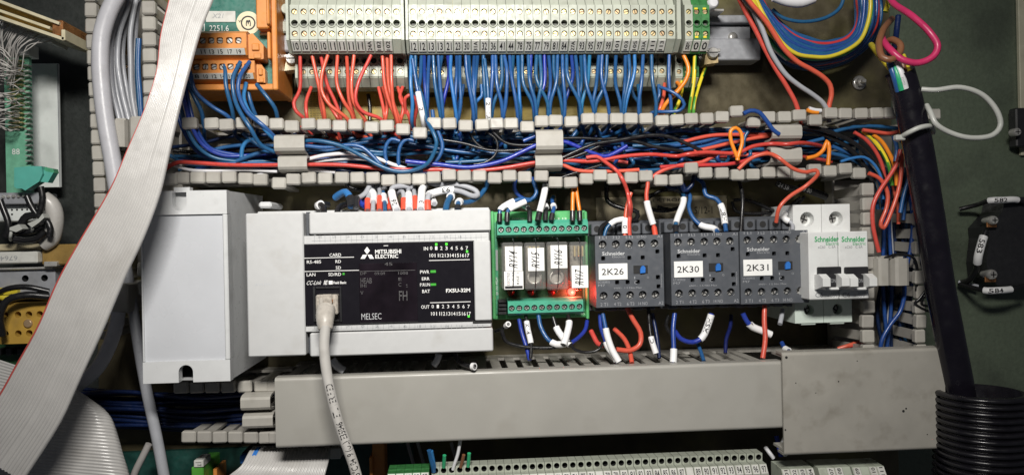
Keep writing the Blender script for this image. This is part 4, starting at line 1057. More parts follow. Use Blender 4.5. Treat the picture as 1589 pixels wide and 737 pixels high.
wire(z7([(215, 318, 46), (207, 480, 46), (188, 600, 44), (182, 670, 40), (190, 720, 28)]), 1.3, 'pe_green', 'green and yellow earth wire straight below the earth terminals', mf=pe)
wire(z7([(275, 385, 24), (235, 500, 32), (210, 600, 40), (205, 680, 38), (210, 720, 26)]), 1.2, 'pe_green', 'green and yellow earth wire slanting from the brass end stop', mf=pe)
wire(z7([(138, 440, 30), (140, 520, 34), (120, 590, 38), (95, 650, 38), (90, 700, 28)]), 1.3, 'pe_green', 'green and yellow earth wire behind the orange wires', mf=pe)
wire(z7([(142, 300, 46), (178, 390, 48), (165, 455, 48), (110, 530, 46), (45, 600, 44), (18, 660, 40), (20, 720, 28)]), 1.45, 'w_orange', 'orange wire bowing out from the single end terminal')
wire(z7([(110, 470, 30), (130, 500, 38), (75, 560, 42), (38, 620, 40), (30, 690, 34)]), 1.4, 'w_orange', 'second orange wire tucked under the bowed one')
wire(z7([(42, 480, 30), (35, 560, 36), (10, 640, 38), (5, 700, 28)]), 1.3, 'w_red', 'orange red wire left of the orange pair')
wire(z7([(15, 500, 46), (60, 515, 50), (120, 550, 52), (155, 598, 52), (130, 632, 50), (60, 640, 48), (-30, 645, 42), (-60, 690, 34)]), 1.2, 'w_blue', 'blue wire looping right beneath the orange wires')

# blue wires from the orange module
z5 = zm(280, 0, 3.683)
for L, m, s in (([(255, 355, 52), (262, 500, 56), (298, 640, 52), (308, 720, 44), (330, 790, 30), (480, 850, 26)], 'w_blue', 'left of the four front blue wires under the orange module'),
             ([(342, 355, 54), (300, 450, 60), (308, 560, 62), (340, 640, 66), (400, 735, 68), (460, 830, 62), (540, 870, 58)], 'w_blue', 'blue wire curving from the orange module over the duct edge into the clip'),
             ([(395, 355, 54), (340, 440, 62), (330, 520, 64), (380, 640, 67), (480, 725, 68), (545, 790, 62), (600, 830, 58)], 'w_blue', 'blue wire at the right of the curving pair from the orange module'),
             ([(375, 475, 50), (362, 560, 54), (392, 640, 58), (450, 700, 66), (500, 760, 66), (560, 820, 58)], 'w_sky', 'brighter blue wire starting low under the orange module'),
             ([(380, 500, 44), (405, 600, 44), (435, 680, 40), (440, 760, 28)], 'w_blue', 'blue wire going straight down behind the bright blue one'),
             ([(435, 482, 48), (490, 550, 50), (540, 620, 48), (556, 690, 42), (560, 770, 28)], 'w_blue', 'blue wire at the right end of the orange module'),
             ([(65, 350, 50), (60, 440, 54), (90, 530, 54), (180, 610, 50), (275, 670, 46), (310, 760, 30)], 'w_blue', 'blue wire sweeping right from beside the ribbon cable'),
             ([(35, 460, 50), (80, 560, 52), (120, 640, 50), (132, 720, 46), (138, 800, 32)], 'w_blue', 'blue wire dropping close beside the ribbon cable')):
    wire(z5(L), 1.35, m, s)
zA = zm(240, 150, 3.783)
for i, L in enumerate(([(120, -60, 52), (150, 50, 56), (180, 160, 58), (240, 280, 56), (330, 350, 52), (450, 378, 50), (720, 380, 46)],
          [(150, -60, 52), (182, 60, 58), (215, 170, 60), (290, 290, 56), (400, 345, 52), (520, 348, 48), (720, 330, 44)],
          [(180, -60, 50), (205, 60, 54), (240, 180, 54), (320, 300, 50), (430, 335, 46), (560, 350, 42), (720, 362, 40)],
          [(100, -40, 44), (130, 80, 48), (170, 200, 48), (260, 330, 46), (380, 372, 44), (700, 395, 40)])):
    wire(zA(L), 1.35, ('w_blue', 'w_royal', 'w_royal', 'w_royal')[i], ('outermost', 'second', 'third', 'innermost')[(3, 2, 1, 0).index(i)] + ' blue wire of the bundle curving from behind the ribbon into the duct', 'blue bundle beside the ribbon cable')

# ---- named runs along the duct
wire(zA([(60, 430), (90, 405), (140, 386), (220, 388), (450, 402), (720, 402), (890, 400), (1100, 402), (1300, 420), (1420, 428), (1589, 430)], 56)
     + zm(640, 150, 3.783)([(60, 430), (200, 428), (430, 430), (560, 415), (720, 388), (890, 375), (1050, 380), (1250, 350), (1400, 340), (1560, 350)], 58)
     + zm(1040, 140, 3.783)([(90, 378), (200, 366), (400, 368), (480, 332), (600, 315), (680, 318, 69), (765, 310, 66), (900, 330, 44)], 62), 1.35, 'w_crimson', 'long bright red wire running the whole length of the cross duct')
zB = zm(640, 150, 3.783); zC = zm(1040, 140, 3.783)
for f, L, h, r, m, s in (
    (zA, [(90, 345), (160, 385), (240, 402), (330, 395), (650, 395), (760, 400)], 50, 1.2, 'w_sky', 'pale blue wire just above the long red wire, left end of the duct'),
    (zA, [(90, 395), (200, 430), (330, 437), (520, 430), (720, 440)], 52, 1.1, 'w_white', 'white wire under the long red wire at the left of the duct'),
    (zA, [(560, 480), (650, 445), (760, 430), (930, 432), (1060, 445)], 50, 1.1, 'w_white', 'white wire passing under the lower left retainer clip'),
    (zA, [(800, 385), (890, 370), (1000, 345), (1150, 335), (1300, 362), (1400, 400), (1480, 425)], 54, 1.3, 'w_white', 'thick white wire right of the left retainer clips'),
    (zA, [(800, 400), (890, 392), (1000, 374), (1200, 365), (1350, 388)], 50, 1.2, 'w_white', 'white wire just below the thick white one'),
    (zA, [(520, 215), (600, 280), (680, 318), (760, 330)], 50, 1.35, 'w_blue', 'blue wire slanting down into the upper left clip'),
    (zA, [(300, 330), (400, 300), (520, 285), (700, 290)], 44, 1.3, 'w_blue', 'blue wire arching left of the upper left clip'),
    (zA, [(480, 380), (600, 335), (700, 318), (800, 320)], 52, 1.35, 'w_blue', 'blue wire rising into the upper left clip'),
    (zA, [(510, 360), (515, 300), (545, 262), (600, 250)], 50, 1.4, 'w_sky', 'short bright blue wire bent upright left of the clips'),
    (zA, [(760, 275, 56), (880, 262, 58), (960, 260, 60), (1080, 285, 60), (1220, 350, 62), (1330, 410, 62), (1430, 440, 62), (1520, 432, 62), (1600, 395, 64), (1640, 330, 66), (1655, 270, 67), (1630, 200, 66), (1600, 150, 60), (1590, 90, 46)], 60, 1.35, 'w_blue', 'blue wire sweeping low then looping up past the duct fingers'),
    (zA, [(760, 300), (880, 290), (1000, 300), (1150, 285), (1220, 300), (1290, 360), (1345, 420), (1420, 444), (1560, 436), (1650, 380), (1690, 300), (1670, 220), (1640, 150), (1630, 80)], 58, 1.35, 'w_blue', 'second blue wire sweeping low beside the first'),
    (zA, [(760, 330), (880, 330), (1000, 322), (1200, 272), (1400, 265), (1589, 292), (1700, 312), (1850, 330), (2050, 332), (2200, 350)], 46, 1.35, 'w_blue', 'blue wire running level under the red wire drops'),
    (zA, [(1365, 400), (1352, 330), (1362, 280), (1392, 250), (1440, 262)], 54, 1.3, 'w_blue', 'left of two blue wires hooped upright in the duct'),
    (zA, [(1432, 410), (1432, 330), (1450, 275), (1485, 250), (1530, 265)], 54, 1.3, 'w_blue', 'right of two blue wires hooped upright in the duct'),
    (zA, [(1320, 250), (1322, 290), (1330, 335)], 40, 1.3, 'w_red', 'short red wire end hanging in the duct'),
    (zB, [(-40, 380), (60, 390), (150, 398), (330, 415), (520, 380), (650, 322), (730, 285), (800, 270)], 60, 1.45, 'w_royal', 'royal blue wire rising into the middle retainer clips'),
    (zB, [(800, 262), (900, 268), (1000, 308), (1130, 352), (1200, 325), (1260, 290)], 58, 1.45, 'w_royal', 'royal blue wire sagging right of the middle clips'),
    (zB, [(650, 262), (720, 232), (780, 200), (800, 150)], 54, 1.5, 'w_royal', 'royal blue wire curling up left of the middle clip'),
    (zB, [(480, 270), (600, 225), (720, 208), (820, 210)], 44, 1.35, 'w_blue', 'blue wire entering the top of the middle clip'),
    (zB, [(150, 250), (300, 275), (450, 315), (600, 316), (740, 300)], 54, 1.0, 'w_black', 'black wire running left from the middle clip'),
    (zB, [(340, 215), (355, 250), (400, 295), (470, 320)], 52, 1.0, 'w_black', 'black wire curled against the long black one'),
    (zB, [(470, 205), (540, 268), (620, 286), (740, 280)], 56, 1.0, 'w_black', 'black wire falling into the middle clip from the duct edge'),
    (zB, [(430, 205), (490, 250), (500, 300), (480, 350), (420, 390), (360, 400)], 54, .9, 'w_black', 'black wire bent back under the other black wires'),
    (zB, [(860, 246), (1000, 244), (1100, 250), (1200, 245)], 56, .9, 'w_black', 'thin black wire leaving the middle clip level'),
    (zB, [(860, 370), (960, 322), (1060, 282), (1200, 258), (1400, 228), (1500, 235), (1589, 268), (1700, 320)], 60, 1.25, 'w_black', 'black wire arching over the duct right of the middle clips'),
    (zB, [(860, 385), (1000, 335), (1150, 272), (1260, 256), (1330, 270), (1420, 295), (1589, 320)], 58, 1.2, 'w_black', 'second black wire arching right of the middle clips'),
    (zB, [(860, 480), (900, 465), (980, 440), (1080, 410), (1140, 392)], 56, .9, 'w_black', 'thin black wire crossing the lower duct fingers'),
    (zB, [(560, 440), (640, 425), (700, 405), (740, 395)], 52, 1.35, 'w_red', 'red wire rising under the long red one to the middle clip'),
    (zB, [(860, 395), (900, 408), (950, 430), (1050, 440), (1250, 436), (1330, 430)], 56, 1.3, 'w_red', 'red wire falling from the middle clip to the lower fingers'),
    (zB, [(1020, 360), (1080, 352), (1140, 390), (1195, 432), (1230, 480, 66), (1262, 560, 62), (1275, 640, 66), (1278, 720, 60)], 60, 1.3, 'w_red', 'red wire leaving the duct downward to the 2K26 contactor'),
    (zB, [(1400, 480), (1440, 450), (1500, 422), (1589, 400), (1700, 385), (1800, 330)], 58, 1.3, 'w_red', 'red wire rising right of the 2K26 feed'),
    (zC, [(-60, 452), (60, 445), (200, 440), (330, 436), (440, 415), (520, 380), (600, 360)], 58, 1.3, 'w_crimson', 'red wire low in the duct left of the orange loop'),
    (zC, [(400, 465), (440, 425), (500, 388), (580, 373, 66), (640, 400, 72), (690, 440, 72), (730, 465, 72), (800, 482, 72), (855, 470, 71), (868, 490, 71), (800, 560, 66), (700, 625, 66), (640, 690, 66), (622, 775, 62)], 62, 1.35, 'w_red', 'red wire looping over the right clip down to the 2K31 contactor'),
    (zC, [(-80, 250), (60, 235), (200, 232), (380, 236), (500, 225)], 46, 1.35, 'w_blue', 'blue wire along the top right of the duct'),
    (zC, [(-60, 330), (60, 322), (200, 300), (350, 258), (480, 250), (610, 240)], 48, 1.35, 'w_blue', 'blue wire rising toward the right clip'),
    (zC, [(0, 360), (200, 330), (350, 290), (480, 300), (610, 290)], 46, 1.35, 'w_blue', 'blue wire between the two upper red wires at right'),
    (zC, [(60, 310), (150, 285), (250, 266), (400, 262), (620, 262)], 50, 1.3, 'w_red', 'upper red wire entering the right clip'),
    (zC, [(140, 360), (240, 338), (350, 312), (480, 285), (620, 264)], 51, 1.3, 'w_red', 'second red wire entering the right clip'),
    (zC, [(400, 412), (375, 350), (355, 290), (355, 240), (385, 222), (415, 250), (422, 310), (405, 370), (392, 412)], 63, 1.3, 'w_orange', 'orange wire tied in an upright loop left of the right clip'),
    (zC, [(800, 400), (860, 385), (900, 350), (920, 300), (932, 330), (930, 400), (926, 440)], 60, 1.4, 'w_orange', 'orange wire hooped right of the right clip'),
    (zC, [(430, 140), (470, 122), (520, 130), (565, 180), (605, 235), (640, 260)], 66, 1.5, 'w_royal', 'royal blue wire arching over the duct edge into the right clip'),
    (zC, [(470, 225), (440, 270), (430, 330), (440, 380)], 54, 1.2, 'w_blue', 'blue wire passing behind the orange loop'),
    (zC, [(760, 320), (840, 300), (900, 285)], 52, 1.3, 'w_blue', 'short blue wire end right of the right clip'),
    (zC, [(740, 215), (850, 225), (950, 252), (1060, 300), (1150, 370), (1220, 460), (1262, 560), (1290, 700)], 54, 1.6, 'w_black', 'thick black wire curving from the right clip into the upright duct'),
    (zC, [(740, 225), (850, 242), (960, 285), (1060, 350), (1130, 430), (1180, 520), (1210, 640)], 50, 1.6, 'w_black', 'second black wire curving into the upright duct'),
    (zC, [(960, 245), (1060, 220), (1180, 212), (1300, 222), (1400, 240), (1440, 300)], 52, 1.35, 'w_blue', 'blue wire crossing level at the right end of the duct'),
    (zC, [(1190, 262), (1240, 300), (1285, 370), (1315, 440), (1330, 560)], 56, 1.35, 'w_orange', 'orange wire turning down into the upright duct'),
    (zC, [(1130, 240), (1190, 290), (1250, 370), (1285, 450), (1300, 560)], 54, 1.3, 'pe_green', 'green and yellow wire turning down beside the orange one'),
    (zC, [(1080, 248), (1140, 285), (1195, 345), (1240, 430), (1265, 540)], 53, 1.3, 'w_red', 'red wire turning down left of the green and yellow one'),
    (zC, [(1130, 235), (1200, 245), (1290, 255), (1370, 236)], 58, 1.3, 'w_red', 'red wire end by the white cable tie'),
    (zC, [(1352, 350), (1335, 420), (1290, 500), (1230, 590), (1190, 680), (1190, 790), (1205, 870), (1225, 950)], 66, 1.4, 'w_red', 'red wire bending left in the upright duct'),
    (zC, [(1360, 370), (1358, 450), (1345, 560), (1310, 680), (1250, 810), (1235, 790), (1270, 690), (1275, 600), (1230, 520), (1165, 488)], 62, 1.4, 'w_red', 'red wire doubling back in a narrow loop in the upright duct'),
    (zC, [(1310, 270), (1330, 340), (1320, 420)], 60, 1.4, 'w_blue', 'blue wire beside the tail of the cable tie'),
    (zC, [(1350, 290), (1400, 350), (1425, 430), (1400, 520), (1370, 620), (1350, 720)], 60, 1.35, 'w_blue', 'blue wire bowing against the thick black cable'),
    (zC, [(950, 330), (1060, 375), (1150, 430), (1230, 540), (1250, 700)], 46, 1.4, 'w_blue', 'blue wire fanning from the right clip into the upright duct'),
    (zC, [(940, 370), (1040, 395), (1120, 440), (1190, 540), (1220, 700)], 44, 1.4, 'w_blue', 'lower blue wire fanning into the upright duct'),
    (zC, [(1000, 420), (1070, 400), (1140, 395), (1200, 440), (1240, 520), (1250, 640)], 56, 1.0, 'w_sky', 'pale blue wire at the inner corner of the two ducts'),
):
    wire(f(L, h), r, m, s, mf=pe if m == 'pe_green' else None)

# fill wires lying deeper in the cross duct
r3 = random.Random(5); xs = 0
for i in range(96):
    x = r3.uniform(255, 1180); ln = r3.uniform(140, 420); n = max(4, int(ln / 45)); sl = 221 + (x - 300) * -.010; y = sl + r3.uniform(0, 44); h = r3.uniform(14, 44); L = []; v = r3.uniform(-7, 7)
    for k in range(n + 1):
        L.append((min(1330, x + ln * k / n), y, h)); v = v * .6 + r3.uniform(-8, 8); y = max(sl - 12, min(sl + 50, y + v)); h = max(10, min(46, h + r3.uniform(-5, 5)))
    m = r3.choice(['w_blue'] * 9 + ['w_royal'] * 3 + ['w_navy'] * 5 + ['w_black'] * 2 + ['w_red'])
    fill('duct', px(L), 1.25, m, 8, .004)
for i in range(16):      # red tails under the twelve way strip
    x = 470 + i * 11 + r3.uniform(-4, 4)
    fill('duct', px([(x, 196, 34), (x + r3.uniform(-6, 6), 210, 28), (x + r3.uniform(-30, 30), 222 + r3.uniform(0, 10), 20)]), 1.2, 'w_red', 8, .004)
for i in range(34):      # short stubs seen between the runs
    x = r3.uniform(640, 1180); y = 208 + r3.uniform(0, 40)
    fill('duct', px([(x, y, 40), (x + r3.uniform(-8, 8), y + 10, 44), (x + r3.uniform(-22, 22), y + r3.uniform(14, 26), 30)]), 1.25, r3.choice(['w_blue', 'w_blue', 'w_royal']), 8, .004)
tangle('duct', 'tangle of blue, red and black wires deep in the cross duct')

# upright right duct
zR = zm(1320, 260, 2.456)
for L, h, r, m, s in (([(148, 40), (150, 200), (158, 340), (152, 520), (118, 690)], 36, 1.3, 'w_grey', 'grey wire running down the upright duct by the breaker'),
                      ([(245, -20), (222, 60), (208, 120), (200, 200)], 52, 1.3, 'w_blue', 'blue wire at the upper right of the upright duct'),
                      ([(225, 100), (237, 200), (230, 300), (205, 420), (205, 480), (190, 545), (150, 600), (118, 660), (112, 720)], 50, 1.4, 'w_royal', 'royal blue wire curving left at the foot of the upright duct'),
                      ([(160, 60), (180, 160), (182, 215)], 48, 1.2, 'w_red', 'red wire end hanging in the upright duct')):
    wire(zR(L, h), r, m, s)
for i in range(16):
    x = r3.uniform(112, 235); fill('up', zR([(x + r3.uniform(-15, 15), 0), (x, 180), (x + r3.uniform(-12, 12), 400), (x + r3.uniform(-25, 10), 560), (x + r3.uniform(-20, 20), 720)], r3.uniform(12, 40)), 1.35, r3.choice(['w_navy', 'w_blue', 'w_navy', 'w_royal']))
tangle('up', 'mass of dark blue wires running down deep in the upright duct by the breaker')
for i, L in enumerate(([(330, 280), (270, 350), (285, 400), (330, 430)], [(335, 300), (275, 375), (300, 410), (340, 425)], [(340, 455), (290, 465), (262, 500), (245, 515), (290, 545), (340, 548)], [(335, 470), (280, 490), (270, 520), (330, 530)], [(130, 345), (180, 330), (240, 345), (255, 400), (250, 470)])):
    wire(zR(L, (64, 60)), .9, 'w_black', ('topmost', 'second', 'lower', 'lowest', 'longest')[i] + ' of the thin black wires tied across the upright duct', 'thin black ties by the thick cable')
for i, L in enumerate(([(690, 762), (730, 752), (770, 735)], [(705, 765), (745, 757), (790, 745)])):
    wire(px([(1300 + i * 6, 541, 40), (1316 + i * 4, 536, 42), (1334, 530 + i * 4, 40), (1350, 524, 30)]), 1.4, 'w_red', ('upper', 'lower')[i] + ' of two orange red wires low beside the breaker foot', 'red wires under the breaker')

# ---- sleeves and ferrules on top of the controller
zP = zm(480, 270, 5.297)
def fer(L, h, r, m, label, fm=None, sl=None, fl=.30, group=None):
    wire(zP(L, h), r, m, label, group, sleeves=[sl] if sl else (), ferrules=[(0, fl, fm)] if fm else ())
fer([(480, 300), (478, 225), (488, 180), (510, 140), (520, 90)], (74, 50), 1.5, 'w_grey', 'grey wire with red ferrule, first of the row on the controller', 'ferrule_red', None, .34)
fer([(522, 310), (525, 250), (530, 200), (528, 165), (500, 120), (490, 60)], (78, 50), 1.5, 'w_grey', 'grey wire with wide white sleeve beside the first red ferrule', None, (.28, .66, '1'))
fer([(578, 300), (576, 230), (576, 180), (578, 140), (570, 100)], (74, 50), 1.5, 'w_grey', 'grey wire with red ferrule, second of the row on the controller', 'ferrule_red', None, .46)
fer([(622, 310), (620, 265), (618, 225), (612, 195), (605, 150)], (78, 56), 1.4, 'w_blue', 'blue wire with striped sleeve standing among the red ferrules', None, (.45, .85, 'III'))
fer([(660, 300), (662, 240), (668, 190), (660, 150)], (68, 56), 1.4, 'w_grey', 'grey wire with red ferrule behind a white sleeve', 'ferrule_red', None, .6)
fer([(725, 310), (708, 270), (690, 210), (675, 140), (690, 112), (760, 100), (840, 110)], (80, 56), 1.7, 'w_grey', 'grey wire with long white sleeve leaning left in the row', None, (.06, .48, '26'))
fer([(775, 300), (775, 230), (775, 180), (765, 145), (735, 150), (715, 175)], (74, 54), 1.5, 'w_grey', 'grey wire with red ferrule curling back over the controller', 'ferrule_red', None, .34)
fer([(820, 310), (820, 250), (818, 190), (815, 150), (808, 110)], (79, 54), 1.6, 'w_grey', 'grey wire with upright white sleeve in mid row', None, (.1, .66, '1'))
fer([(872, 300), (870, 230), (866, 180), (860, 140), (850, 100)], (74, 50), 1.5, 'w_grey', 'grey wire with red ferrule between two upright sleeves', 'ferrule_red', None, .45)
fer([(915, 310), (918, 250), (922, 180), (928, 125), (950, 105)], (80, 56), 1.7, 'w_grey', 'grey wire with upright sleeve printed 31', None, (.1, .85, '31'))
fer([(975, 300), (972, 240), (975, 200), (985, 170), (1010, 160), (1140, 130), (1250, 145), (1340, 180), (1385, 175), (1370, 140), (1290, 105), (1180, 85), (1080, 90), (990, 70), (960, 30)], (76, 50), 1.7, 'w_grey', 'grey wire with slanting sleeve printed 93 looping right above the controller', 'ferrule_red', (.135, .33, '93', True), .075)
fer([(1030, 250), (1015, 215), (1000, 190), (980, 150)], (70, 54), 1.4, 'w_grey', 'grey wire with dark printed sleeve under the slanting one', None, (.1, .6, '2'))
fer([(1120, 310), (1130, 250), (1150, 205), (1165, 180), (1150, 150)], (80, 60), 2.0, 'w_blue', 'thick blue wire with white sleeve end on the controller', None, (.68, .9, ''))
fer([(1220, 300), (1222, 250), (1232, 225), (1265, 235), (1330, 225), (1400, 180), (1450, 110), (1470, 40)], (80, 46), 1.6, 'w_blue', 'blue wire with white sleeve ring at the right end of the controller', 'black_plastic', (.17, .27, ''), .08)
fer([(120, 320), (118, 280), (95, 255), (75, 262), (110, 245), (160, 255)], (82, 64), 1.9, 'w_black', 'black wire with white sleeve end at the left of the controller', None, (.45, .75, ''))
fer([(230, 320), (240, 280), (290, 255), (350, 235), (420, 205), (470, 150)], (82, 56), 1.9, 'w_black', 'thick black wire bending right behind the first ferrules')
fer([(345, 270), (335, 200), (300, 150), (255, 165), (215, 195)], (78, 62), 2.3, 'w_sky', 'short thick blue wire curled over to the left on the controller', 'black_plastic', None, .3)
fer([(385, 280), (385, 205), (410, 195), (455, 165), (490, 110), (500, 70)], (78, 52), 1.7, 'w_grey', 'grey wire with black ferrule rising to the duct', 'black_plastic', None, .28)
fer([(455, 265), (420, 240), (400, 200), (420, 215), (460, 240)], (70, 60), 1.8, 'w_royal', 'blue wire behind the first red ferrule')
for i, L in enumerate(([(300, 60), (330, 110), (420, 130), (520, 120)], [(620, 90), (700, 130), (800, 110), (900, 130)], [(540, 110), (600, 125), (640, 100)])):
    wire(zP(L, 40), 1.5, 'w_black' if i < 2 else 'w_grey', ('black wire in the shade over the left of the controller', 'black wire in the shade over the middle of the controller', 'grey wire arched between the ferrules')[i])

# ---- above the relay board
zQ = zm(760, 260, 6.62)
def rel(L, h, r, m, label, fm='black_plastic', sl=None, fl=.25): wire(zQ(L, h), r, m, label, sleeves=[sl] if sl else (), ferrules=[(0, fl, fm)] if fm else ())
rel([(100, 560), (102, 470), (110, 430), (180, 380), (250, 345), (330, 320), (420, 330), (480, 260), (440, 130)], (56, 50), 1.3, 'w_blue', 'blue wire with slanting white sleeve, left end of the relay board', 'black_plastic', (.17, .42, ''), .12)
rel([(178, 560), (180, 470), (195, 435), (280, 390), (370, 350), (420, 335)], (57, 52), 1.3, 'w_blue', 'blue wire with slanting sleeve, second on the relay board', 'black_plastic', (.35, .85, ''), .24)
rel([(265, 120), (255, 220), (310, 300), (400, 335), (470, 310), (470, 200), (430, 100)], (46, 46), 1.4, 'w_royal', 'blue wire hanging in a loop above the relay board', None)
rel([(410, 560), (410, 470), (408, 430), (370, 400), (345, 390)], (55, 45), 1.2, 'w_black', 'black wire with ferrule and white ring on the relay board', 'black_plastic', (.72, .95, ''), .45)
rel([(492, 550), (510, 465), (545, 330), (575, 190), (585, 130)], (60, 50), 1.5, 'w_black', 'dark wire with tall white sleeve on the relay board', 'black_plastic', (.22, .86, ''), .2)
rel([(572, 550), (575, 470), (585, 420), (570, 385), (600, 330)], (56, 46), 1.2, 'w_black', 'black wire with ring sleeve beside the tall white sleeve', 'black_plastic', (.55, .72, ''), .35)
rel([(630, 550), (645, 470), (660, 415), (650, 385), (640, 330), (655, 300)], (57, 44), 1.3, 'w_blue', 'blue wire with ring sleeve in the middle of the relay board', 'black_plastic', (.5, .62, ''), .25)
rel([(850, 550), (850, 450), (852, 340), (856, 200), (860, 120)], (58, 52), 1.35, 'w_orange', 'left of two orange wires on the relay board', 'black_plastic', None, .24)
rel([(925, 550), (922, 450), (905, 340), (885, 200), (880, 120)], (58, 52), 1.35, 'w_orange', 'right of two orange wires on the relay board', 'black_plastic', None, .24)

# ---- on the contactors
z8 = zm(1020, 260, 2.457); z7b = zm(740, 280, 2.631)
for f, L, h, r, m, s, kw in (
    (z7b, [(604, 232), (604, 190), (607, 140), (614, 100), (630, 50)], (62, 58), 1.3, 'w_red', 'red wire with printed white sleeve on the 2K26 contactor', dict(sleeves=[(.08, .42, '10')])),
    (z7b, [(624, 232), (622, 170), (628, 110), (618, 60), (598, 0)], (62, 60), 1.4, 'w_red', 'red wire bowed beside the sleeved one on the 2K26 contactor', {}),
    (z7b, [(730, 235), (724, 195), (710, 150), (696, 100), (692, 60), (698, 10), (690, -40)], (62, 58), 1.4, 'w_red', 'red wire with white sleeve at the right of the 2K26 contactor', dict(sleeves=[(.2, .55, '')], ferrules=[(0, .16, 'ferrule_red')])),
    (z7b, [(505, 235), (505, 200), (530, 175), (600, 165), (650, 160), (655, 130), (600, 115), (535, 85), (530, 10)], (60, 30), 1.6, 'w_black', 'thick black wire looping behind the 2K26 contactor', {}),
    (z7b, [(520, 230), (530, 195), (565, 165), (605, 158)], (62, 60), 1.2, 'w_blue', 'blue wire with pale sleeve lying across the 2K26 contactor top', dict(sleeves=[(.45, .95, '')])),
    (z7b, [(700, 70), (760, 40), (830, 50), (840, 100), (760, 125), (700, 110), (690, 80), (720, 55)], 22, 1.3, 'w_black', 'black wire coil on the plate above the 2K26 contactor', {}),
    (z8, [(72, 250), (70, 220), (80, 185), (100, 130), (95, 90), (70, 60)], (62, 40), 1.4, 'w_blue', 'blue wire with white sleeve at the left of the 2K30 contactor', dict(sleeves=[(.2, .68, '')], ferrules=[(0, .14, 'black_plastic')])),
    (z8, [(230, 245), (215, 232), (170, 222), (135, 190), (120, 150), (125, 110), (100, 70)], (62, 40), 1.4, 'w_blue', 'blue wire with sleeve lying flat on the 2K30 contactor', dict(sleeves=[(.04, .3, '')])),
    (z8, [(262, 245), (258, 215), (245, 150), (225, 120), (185, 105), (175, 60), (150, 40)], (62, 44), 1.5, 'w_blue', 'blue wire with printed sleeve at the right of the 2K30 contactor', dict(sleeves=[(.12, .42, 'H87')])),
    (z8, [(318, 245), (322, 190), (325, 120), (320, 80), (305, 30)], (58, 46), 1.3, 'w_black', 'black wire rising straight between the last two contactors', {}),
    (z8, [(290, 125), (330, 122), (390, 140), (450, 165), (500, 150), (545, 115)], 26, 1.2, 'w_black', 'black wire crossing the plate above the 2K31 contactor', {}),
    (z8, [(285, 130), (300, 165), (400, 175), (480, 160), (540, 135), (560, 110)], 22, 1.2, 'w_black', 'lower black wire on the plate above the 2K31 contactor', {}),
    (z8, [(515, 240), (515, 215), (480, 190), (500, 165), (525, 150)], (58, 44), 1.4, 'w_grey', 'grey wire with pale sleeve between contactor and breaker', dict(sleeves=[(.3, .6, '')])),
    (z8, [(455, 60), (490, 75), (540, 85)], 30, 2.2, 'w_black', 'black sleeved wire with white lettering above the breaker, left end', {}),
    (z8, [(540, 75), (600, 95), (645, 112)], 30, 2.6, 'w_black', 'black sleeved wire with white lettering just above the breaker', {}),
    (z8, [(0, 150), (60, 160), (110, 140)], 16, 1.2, 'w_black', 'black wire on the pale rating label', {}),
):
    o = wire(f(L, h), r, m, s, **kw)
    if 'lettering' in s:
        p = spline(f(L, h), .001); mb = MB(); mb.text_on_path('24 58' if 'left' in s else '99 80', spline(p, .0008), (r + .03) * .001, .001, .0032, 'print_white', .75); build('wire_print', mb, o)
wire(z8([(20, 60), (60, 80), (95, 60), (110, 110)], 44), 1.4, 'w_navy', 'dark blue wire hanging from the duct over the 2K30 contactor')
wire(z8([(80, 40), (100, 90), (130, 70), (140, 30)], 48), 1.4, 'w_navy', 'second dark blue wire hanging over the 2K30 contactor')

